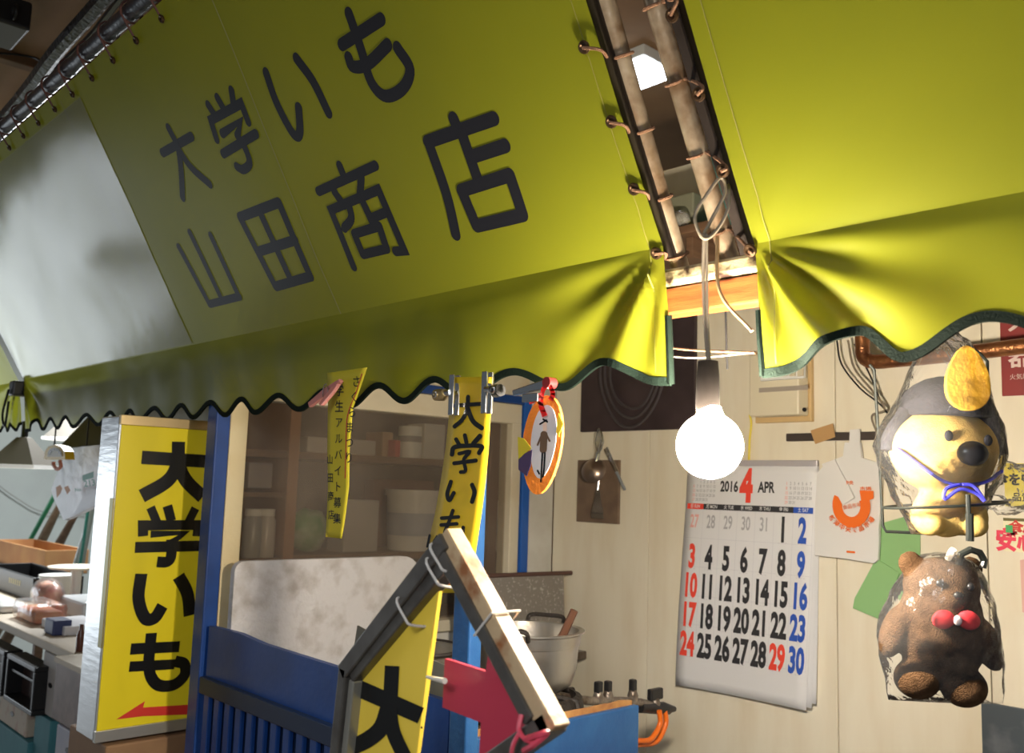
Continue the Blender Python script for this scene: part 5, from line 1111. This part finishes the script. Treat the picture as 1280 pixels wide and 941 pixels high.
# goods on the table
ZT = 1.0185
def tpt(px, py, z=ZT): return onZ(px, py, z)
c = onY(40, 757, 1.20)
def ontable(px, y): p = onY(px, 760, y); return Vector((p.x, y, ZT))
t = thing('bread_pack', 'clear-wrapped orange snack pack on the stall table', 'snack pack', tuple(ontable(52, 1.12)))
cc = ontable(50, 1.12)
obj('snack', bbox(cc + Vector((-0.11, -0.05, 0)), cc + Vector((0.11, 0.05, 0.045)), 0.015), M('orange_snack', (0.60, 0.24, 0.06), 0.6, c2=(0.55, 0.12, 0.05), scale=20), t, True)
obj('wrap', bbox(cc + Vector((-0.13, -0.06, -0.0)), cc + Vector((0.13, 0.06, 0.07)), 0.018), glassy('snack_wrap', gloss=0.3, rough=0.15, haze=0.15, hazec=(0.9, 0.8, 0.75), bump=0.7, bscale=30), t, True)
t = thing('snack_bag', 'reddish clear snack bag behind the wrapped pack', 'snack pack', tuple(ontable(58, 1.20))); cc = ontable(58, 1.215)
bm = ell(newbm(), cc + Vector((0, 0, 0.055)), (0.11, 0.04, 0.055)); 
for v in bm.verts: v.co += v.normal * 0.02 * noise.noise(v.co * 16)
obj('contents', bm, M('red_snack', (0.62, 0.20, 0.15), 0.6, c2=(0.70, 0.40, 0.25), scale=25), t, 'all')
bm = ell(newbm(), cc + Vector((0, 0, 0.064)), (0.13, 0.052, 0.063)); obj('wrap', bm, MATS['snack_wrap'], t, 'all')
cc = ontable(70, 1.33); t = thing('plastic_tub', 'white round plastic tub at the back of the stall table', 'tub', tuple(cc)); obj('tub_body', lathe(newbm(), [(0, 0), (0.065, 0), (0.072, 0.10), (0, 0.10)], cc, 24), WHITEPL, t, True); obj('tub_lid', lathe(newbm(), [(0, 0.10), (0.076, 0.10), (0.076, 0.112), (0, 0.112)], cc, 24), WHITEPL, t, True)
cc = ontable(10, 1.10); o = obj('white_tray', bbox(cc + Vector((-0.13, -0.05, 0)), cc + Vector((0.09, 0.05, 0.03)), 0.012), WHITEPL, None, True); tag(o, 'white foam tray at the left end of the stall table', 'tray')
cc = ontable(74, 1.08); o = obj('blue_pack', bbox(cc + Vector((-0.04, -0.03, 0)), cc + Vector((0.05, 0.03, 0.05)), 0.006), M('navy_pack', (0.05, 0.07, 0.18), 0.5)); tag(o, 'small navy packet beside the wrapped snack pack', 'packet')
cc = ontable(92, 1.14); o = obj('paper_stack', bbox(cc + Vector((-0.13, -0.06, 0)), cc + Vector((0.11, 0.08, 0.03)), 0.004), WHITEP); tag(o, 'stack of white paper sheets near the light box sign', 'paper')
cc = ontable(110, 1.29); o = obj('egg_tray', bbox(cc + Vector((-0.14, -0.06, 0)), cc + Vector((0.12, 0.07, 0.07)), 0.012), M('grey_clear_tray', (0.55, 0.57, 0.58), 0.25)); tag(o, 'grey clear tray of goods behind the paper stack', 'tray')
cc = ontable(92, 1.35); t = thing('round_stand', 'round white plate on a stand at the back of the stall', 'plate', tuple(cc)); obj('plate', lathe(newbm(), [(0, 0.145), (0.105, 0.15), (0.11, 0.158), (0, 0.158)], cc, 28), M('cream_plate', (0.72, 0.66, 0.52), 0.5), t, True); obj('stem', lathe(newbm(), [(0.045, 0), (0.045, 0.01), (0.02, 0.02), (0.02, 0.145)], cc, 16), WHITEPL, t, True)
cc = ontable(86, 1.04); o = obj('brown_bottle', lathe(newbm(), [(0, 0), (0.012, 0), (0.012, 0.05), (0.006, 0.065), (0.006, 0.08), (0, 0.08)], ontable(104, 1.03), 14), M('brown_glass', (0.12, 0.04, 0.02), 0.2), None, True); tag(o, 'little brown bottle beside the light box sign', 'bottle')
# black crate and orange carton at the back
t = thing('plastic_crate', 'wide black crate on the stall table behind the white tray', 'crate', (-4.8, 1.35, ZT))
a = onY(-20, 745, 1.25); b = onY(40, 745, 1.25); 
for p, q in (((a.x, 1.25), (b.x, 1.262)), ((a.x, 1.44), (b.x, 1.452)), ((a.x, 1.262), (a.x + 0.012, 1.44)), ((b.x - 0.012, 1.262), (b.x, 1.44))): obj('crate_side', bbox((p[0], p[1], ZT), (q[0], q[1], 1.115), 0.003), BLACK, t)
obj('crate_base', bbox((a.x + 0.012, 1.262, ZT), (b.x - 0.012, 1.44, ZT + 0.01), 0.002), BLACK, t)
bm = newbm()
for k in range(6): bm = newbm(); plane2d(bm, [(0, 0), (0.016, 0), (0.016, 0.022), (0, 0.022)], lambda x, y: Vector((b.x - 0.34 + 0.03 * k + x, 1.2492, 1.065 + y))); obj('printed_mark', bm, M('print_yellow', (0.7, 0.65, 0.4), 0.6), t)
bk = thing('back_bench', 'dim bench behind the stall table', 'bench', (-5.8, 1.65, 0)); obj('bench_top', bbox((-6.9, 1.49, 1.02), (-5.1, 1.73, 1.05), 0.004), BROWNW, bk)
for x in (-6.8, -5.18): obj('leg', bbox((x, 1.55, 0), (x + 0.04, 1.59, 1.02), 0.003), BROWNW, bk)
a = onY(-10, 720, 1.51); b = onY(54, 720, 1.51); 
t = thing('carton', 'open brown carton with red print at the back of the stall', 'carton', (-5.5, 1.6, 1.05), None)
CARDO = M('orange_brown_carton', (0.48, 0.26, 0.10), 0.8, c2=(0.42, 0.20, 0.08), scale=8)
for p, q in (((a.x, 1.51), (b.x, 1.518)), ((a.x, 1.71), (b.x, 1.718)), ((a.x, 1.518), (a.x + 0.008, 1.71)), ((b.x - 0.008, 1.518), (b.x, 1.71))): obj('carton_side', bbox((p[0], p[1], 1.051), (q[0], q[1], 1.17), 0.001), CARDO, t)
obj('carton_base', bbox((a.x, 1.51, 1.0505), (b.x, 1.718, 1.056), 0.001), CARDO, t)
# leaning poles
def pole(name, label, p, q, y0, y1, r, mat, cat='pole'):
    a = onY(*p, y0); b = onY(*q, y1); a = b + (a - b) * ((b.z - 0.06) / (b.z - a.z)); bm = newbm(); tube(bm, [a + (b - a) * (i / 10) for i in range(11)], r if isinstance(r, (list, tuple)) else [r] * 11, 10); return tag(obj(name, bm, mat, None, True), label, cat)
GRN = M('green_pole_plastic', (0.03, 0.42, 0.22), 0.4)
pole('green_pole', 'bright green pole leaning at the back of the stall', (24, 700), (76, 605), 1.80, 1.80, 0.014, GRN)
wrapm = M('old_wrapped_cloth', (0.42, 0.36, 0.26), 0.8, c2=(0.25, 0.20, 0.14), scale=14, bump=0.4)
pole('rolled_cloth', 'pale rolled cloth bundle leaning beside the green pole', (40, 700), (88, 605), 1.81, 1.86, [0.03, 0.034, 0.03, 0.036, 0.032, 0.03, 0.034, 0.028, 0.026, 0.02, 0.015], wrapm, 'roll')
pole('rolled_cloth', 'brown rolled cloth bundle leaning behind the hanging bag', (60, 705), (104, 625), 1.84, 1.90, [0.03, 0.036, 0.04, 0.036, 0.032, 0.03, 0.034, 0.03, 0.026, 0.02, 0.015], M('brown_wrapped_cloth', (0.26, 0.18, 0.11), 0.8, c2=(0.14, 0.10, 0.07), scale=16, bump=0.4), 'roll')
pole('folded_umbrella', 'folded clear green umbrella leaning beside the light box sign', (90, 740), (124, 600), 1.56, 1.58, [0.05, 0.055, 0.055, 0.05, 0.045, 0.04, 0.034, 0.028, 0.02, 0.012, 0.006], M('teal_clear_umbrella', (0.42, 0.55, 0.50), 0.25, c2=(0.55, 0.60, 0.58), scale=10, bump=0.3, bscale=20), 'umbrella')
pole('green_pole', 'thin teal pole standing close to the light box sign', (98, 720), (121, 560), 1.50, 1.52, 0.007, M('teal_pole', (0.05, 0.32, 0.25), 0.4))
lash('loose_wire', 'thin wire drooping across the pale far wall', [onX(-10, 600, -7.36), onX(20, 622, -7.36), onX(55, 640, -7.36), onX(110, 642, -7.36)], 0.004, M('grey_wire', (0.3, 0.3, 0.28), 0.6))
# pyramid lamps
def pyl(px, pyt, pyb, y, hw, label, rot):
    a = onY(px, pyt, y); b = onY(px, pyb, y); h = a.z - b.z
    t = thing('pyramid_lamp', label, 'lamp', (b.x, y, b.z), 'pyramid pendant lamps over the neighbouring stall')
    SH = M('grey_lamp_shade', (0.17, 0.155, 0.13), 0.45, 0.4)
    R4 = Matrix.Translation((b.x, y, b.z)) @ Matrix.Rotation(rot, 4, 'Z'); bm = newbm()
    lathe(bm, [(hw * 1.414, 0), (hw * 0.30, h), (hw * 0.26, h), (hw * 1.36, 0.002)], None, 4, R4, cap=False)
    lathe(bm, [(hw * 0.30, h), (0.001, h + 0.004)], None, 4, R4, cap=False); obj('shade', bm, SH, t)
    obj('rim', lathe(newbm(), [(hw * 1.414, -0.008), (hw * 1.43, -0.008), (hw * 1.43, 0.008), (hw * 1.40, 0.008)], None, 4, R4, cap=False), M('white_lamp_rim', (0.85, 0.85, 0.82), 0.4, emis=0.35), t)
    obj('lamp_tube', lathe(newbm(), [(0.0, -0.002), (hw * 0.5, 0.0), (hw * 0.5, 0.03), (0, 0.05)], (b.x, y, b.z + 0.012), 16), M('stall_lamp_glow', (1, 0.98, 0.92), emis=6), t, True)
    obj('neck', tube(newbm(), [(b.x, y, b.z + h), (b.x, y, b.z + h + 0.07)], 0.014, 10), BLACK, t, True)
    obj('cord', tube(newbm(), [(b.x, y, b.z + h + 0.05), (b.x, y, 2.92)], 0.004, 6), BLACK, t, True)
pyl(27, 547, 583, 1.20, 0.105, 'leftmost grey pyramid pendant lamp over the neighbouring stall', FA + PI / 4)
pyl(86, 522, 549, 1.75, 0.11, 'middle pyramid pendant lamp half hidden behind the scalloped edge', 0.2)
pyl(116, 522, 568, 1.30, 0.105, 'rightmost pyramid pendant lamp beside the light box sign', 0.05)
# yellow dial scale and the printed plastic bag
ds = thing('dial_scale', 'small yellow hanging dial scale with a half-round face', 'scale', tuple(onY(68, 575, 1.02)))
def dm(px, py, off=0.0): return onY(px, py, 1.02 - off)
half = [(55, 574), (56, 564), (60, 558), (68, 555.5), (76, 558), (80.5, 564), (81.5, 574)]
bm = newbm(); prism(bm, [dm(*p) for p in half], (0, 0.03, 0)); obj('case', bm, M('scale_yellow', (0.82, 0.52, 0.02), 0.4), ds)
bm = newbm(); plane2d(bm, [(59, 570.5), (60, 564), (63, 560.5), (68, 559), (73, 560.5), (76.5, 564), (77.5, 570.5)], lambda x, y: dm(x, y, 0.002)); dfc = obj('dial', bm, M('dial_white', (0.75, 0.74, 0.68), 0.5), ds)
bm = newbm(); ribbon(bm, [(61.5 + 0.0, 568), (63, 563.5), (68, 561.5), (73, 563.5), (75, 568)], 2.0, lambda x, y: dm(x, y, 0.003), 'flat'); obj('dial_marks', bm, INKG, dfc)
obj('hook', tube(newbm(), curve([dm(75, 576), dm(76, 583), dm(71, 586), dm(67, 581), dm(67, 577)], 5), 0.006, 8), M('salmon_plastic', (0.75, 0.30, 0.22), 0.5), ds, True)
obj('hanger', tube(newbm(), [dm(68, 556), (dm(68, 556).x, 1.02, 2.92)], 0.003, 6), BLACK, ds, True)
pb = thing('plastic_bag', 'hanging white plastic bag printed with green No.213', 'bag', tuple(onY(95, 650, 1.14)))
def pm(px, py, off=0.0): return onY(px, py, 1.14 - off + 0.02 * math.sin(px * 0.12 + py * 0.05))
outl = [(84, 560), (126, 556), (127, 600), (116, 632), (80, 650), (64, 612), (74, 585)]
bm = newbm(); prism(bm, [pm(*p) for p in outl], (0, 0.02, 0)); bmesh.ops.subdivide_edges(bm, edges=list(bm.edges), cuts=3, use_grid_fill=True)
for v in bm.verts: v.co.y += 0.015 * noise.noise(v.co * 9)
obj('bag_body', bm, M('white_bag_film', (0.66, 0.67, 0.72), 0.3, trans=0.3, bump=0.3, bscale=20), pb, True)
obj('hanger', tube(newbm(), [pm(108, 560), (pm(108, 560).x, 1.14, 2.92)], 0.003, 6), BLACK, pb, True)
GPR = M('green_bag_print', (0.02, 0.28, 0.20), 0.5)
texts([('213', 112, -604, 11.5, 0.85, 0.25, 0.16), ('No.', 98, -612, 6.5, 0.9, 0.1, 0.16)], lambda x, y: onY(x, -y, 1.095), 'print_text', GPR, pb)
bm = newbm(); plane2d(bm, [(103, 594), (117, 589), (117, 597), (103, 601)], lambda x, y: onY(x, y, 1.095)); obj('print_block', bm, GPR, pb)
bm = newbm(); plane2d(bm, [(70, 609), (75, 606), (78, 610), (76, 616), (71, 622)], lambda x, y: onY(x, y, 1.09)); obj('print_orange', bm, M('orange_soft_print', (0.85, 0.45, 0.25), 0.6), pb); bm = newbm(); plane2d(bm, [(80, 609), (85, 607), (88, 613), (84, 618)], lambda x, y: onY(x, y, 1.09)); obj('print_orange', bm, M('orange_soft_print', (0.85, 0.45, 0.25), 0.6), pb)

# ================================================================= OVERHEAD
lash('cable_bundle', 'thick bundle of black cables under the plywood ceiling', [onZ(110, 20, 2.78) + (onZ(150, -25, 2.78) - onZ(110, 20, 2.78)) * 14, onZ(150, -25, 2.78), onZ(110, 20, 2.78), onZ(70, 65, 2.77), onZ(30, 118, 2.78), onZ(-20, 175, 2.78), onZ(30, 118, 2.78) + (onZ(-20, 175, 2.78) - onZ(30, 118, 2.78)) * 4], 0.022, M('black_cable_bundle', (0.012, 0.012, 0.014), 0.35, bump=0.8, bscale=50))
lash('cable_bundle', 'second thinner black cable beside the thick ceiling bundle', [onZ(118, 40, 2.85) + (onZ(165, -20, 2.85) - onZ(118, 40, 2.85)) * 12, onZ(165, -20, 2.85), onZ(118, 40, 2.85), onZ(60, 100, 2.85), onZ(-10, 195, 2.85), onZ(60, 100, 2.85) + (onZ(-10, 195, 2.85) - onZ(60, 100, 2.85)) * 3], 0.010, BLACK)
lash('loose_wire', 'thin wire crossing the plywood ceiling at the top left', [onZ(-10, 66, 2.86), onZ(20, 68, 2.86), onZ(45, 73, 2.85), onZ(60, 84, 2.80)], 0.004, BLACK)
cc = onZ(8, 38, 2.80); t = thing('ceiling_speaker', 'small black box with a ring under the ceiling at the top left', 'speaker', tuple(cc))
obj('box', bbox(cc + Vector((-0.14, -0.05, 0.0)), cc + Vector((0.05, 0.05, 0.085)), 0.008), BLACK, t); obj('ring', tube(newbm(), [cc + Vector((0.07 + 0.02 * math.cos(a), 0, 0.03 + 0.02 * math.sin(a))) for a in [2 * PI * j / 12 for j in range(12)]], 0.004, 6, closed=True), BLACK, t, True)
# ceiling light seen through the gap
a = onZ(768, 100, 2.90); t = thing('ceiling_light', 'bright white fluorescent ceiling panel seen through the awning gap', 'lamp', (-1.9, 2.26, 2.9))
obj('housing', bbox((-1.95, 2.12, 2.885), (-1.74, 2.30, 2.92), 0.004), WHITEPL, t); obj('diffuser', bbox((-1.94, 2.13, 2.868), (-1.75, 2.29, 2.8849), 0.004), M('fluorescent_diffuser', (0.95, 0.97, 1.0), emis=9, ecol=(0.85, 0.93, 1.0)), t)
# odds and ends stored on top of the wall
sl = thing('wall_shelf', 'narrow shelf high behind the support pipes', 'shelf', (-1.75, 1.85, 2.17)); obj('plank', bbox((-1.955, 1.72, 2.150), (-1.2, 1.999, 2.170), 0.003), BROWNW, sl)
for x in (-1.85, -1.3): obj('bracket', bbox((x, 1.75, 2.10), (x + 0.02, 1.999, 2.150), 0.002), BROWNW, sl)
p = onY(852, 240, 1.80); o = obj('stored_box', bbox((p.x - 0.10, 1.78, 2.1705), (p.x + 0.05, 1.95, 2.27), 0.004), M('grey_green_box', (0.26, 0.26, 0.18), 0.6)); tag(o, 'grey-green box stored on the high shelf behind the pipes', 'box')
bm = ell(newbm(), (p.x + 0.01, 1.745, 2.196), (0.055, 0.022, 0.025))
for v in bm.verts: v.co += v.normal * 0.012 * noise.noise(v.co * 40)
tag(obj('stored_bag', bm, MATS['crumpled_clear'], None, True), 'crumpled clear bag stuffed on the high shelf behind the pipes', 'bag')
o = obj('teal_board', bbox((p.x + 0.105, 1.76, 2.1705), (p.x + 0.115, 1.95, 2.36), 0.002), M('teal_board', (0.03, 0.38, 0.36), 0.4)); tag(o, 'thin teal board standing on the high shelf', 'board')
# dark clamp and arm at the far end of the awning
t = thing('awning_clamp', 'dark clamp and taped arm at the far left end of the awning', 'clamp', (-3.372, 0.93, 1.85))
obj('arm', tube(newbm(), [tuple(c3(-3.372, -0.01, -0.02)), tuple(c3(-3.372, 0.62, -0.02))], 0.012, 10), TAPE, t, True)
obj('clamp', bbox((-3.398, 0.87, 1.80), (-3.347, 0.95, 1.85), 0.006), BLACK, t)
bm = newbm(); tube(bm, curve([(-3.375, 0.865, 1.82), (-3.40, 0.86, 1.74), (-3.36, 0.86, 1.70), (-3.35, 0.862, 1.78)], 5), 0.004, 6); obj('tie_loop', bm, BLACK, t, True)
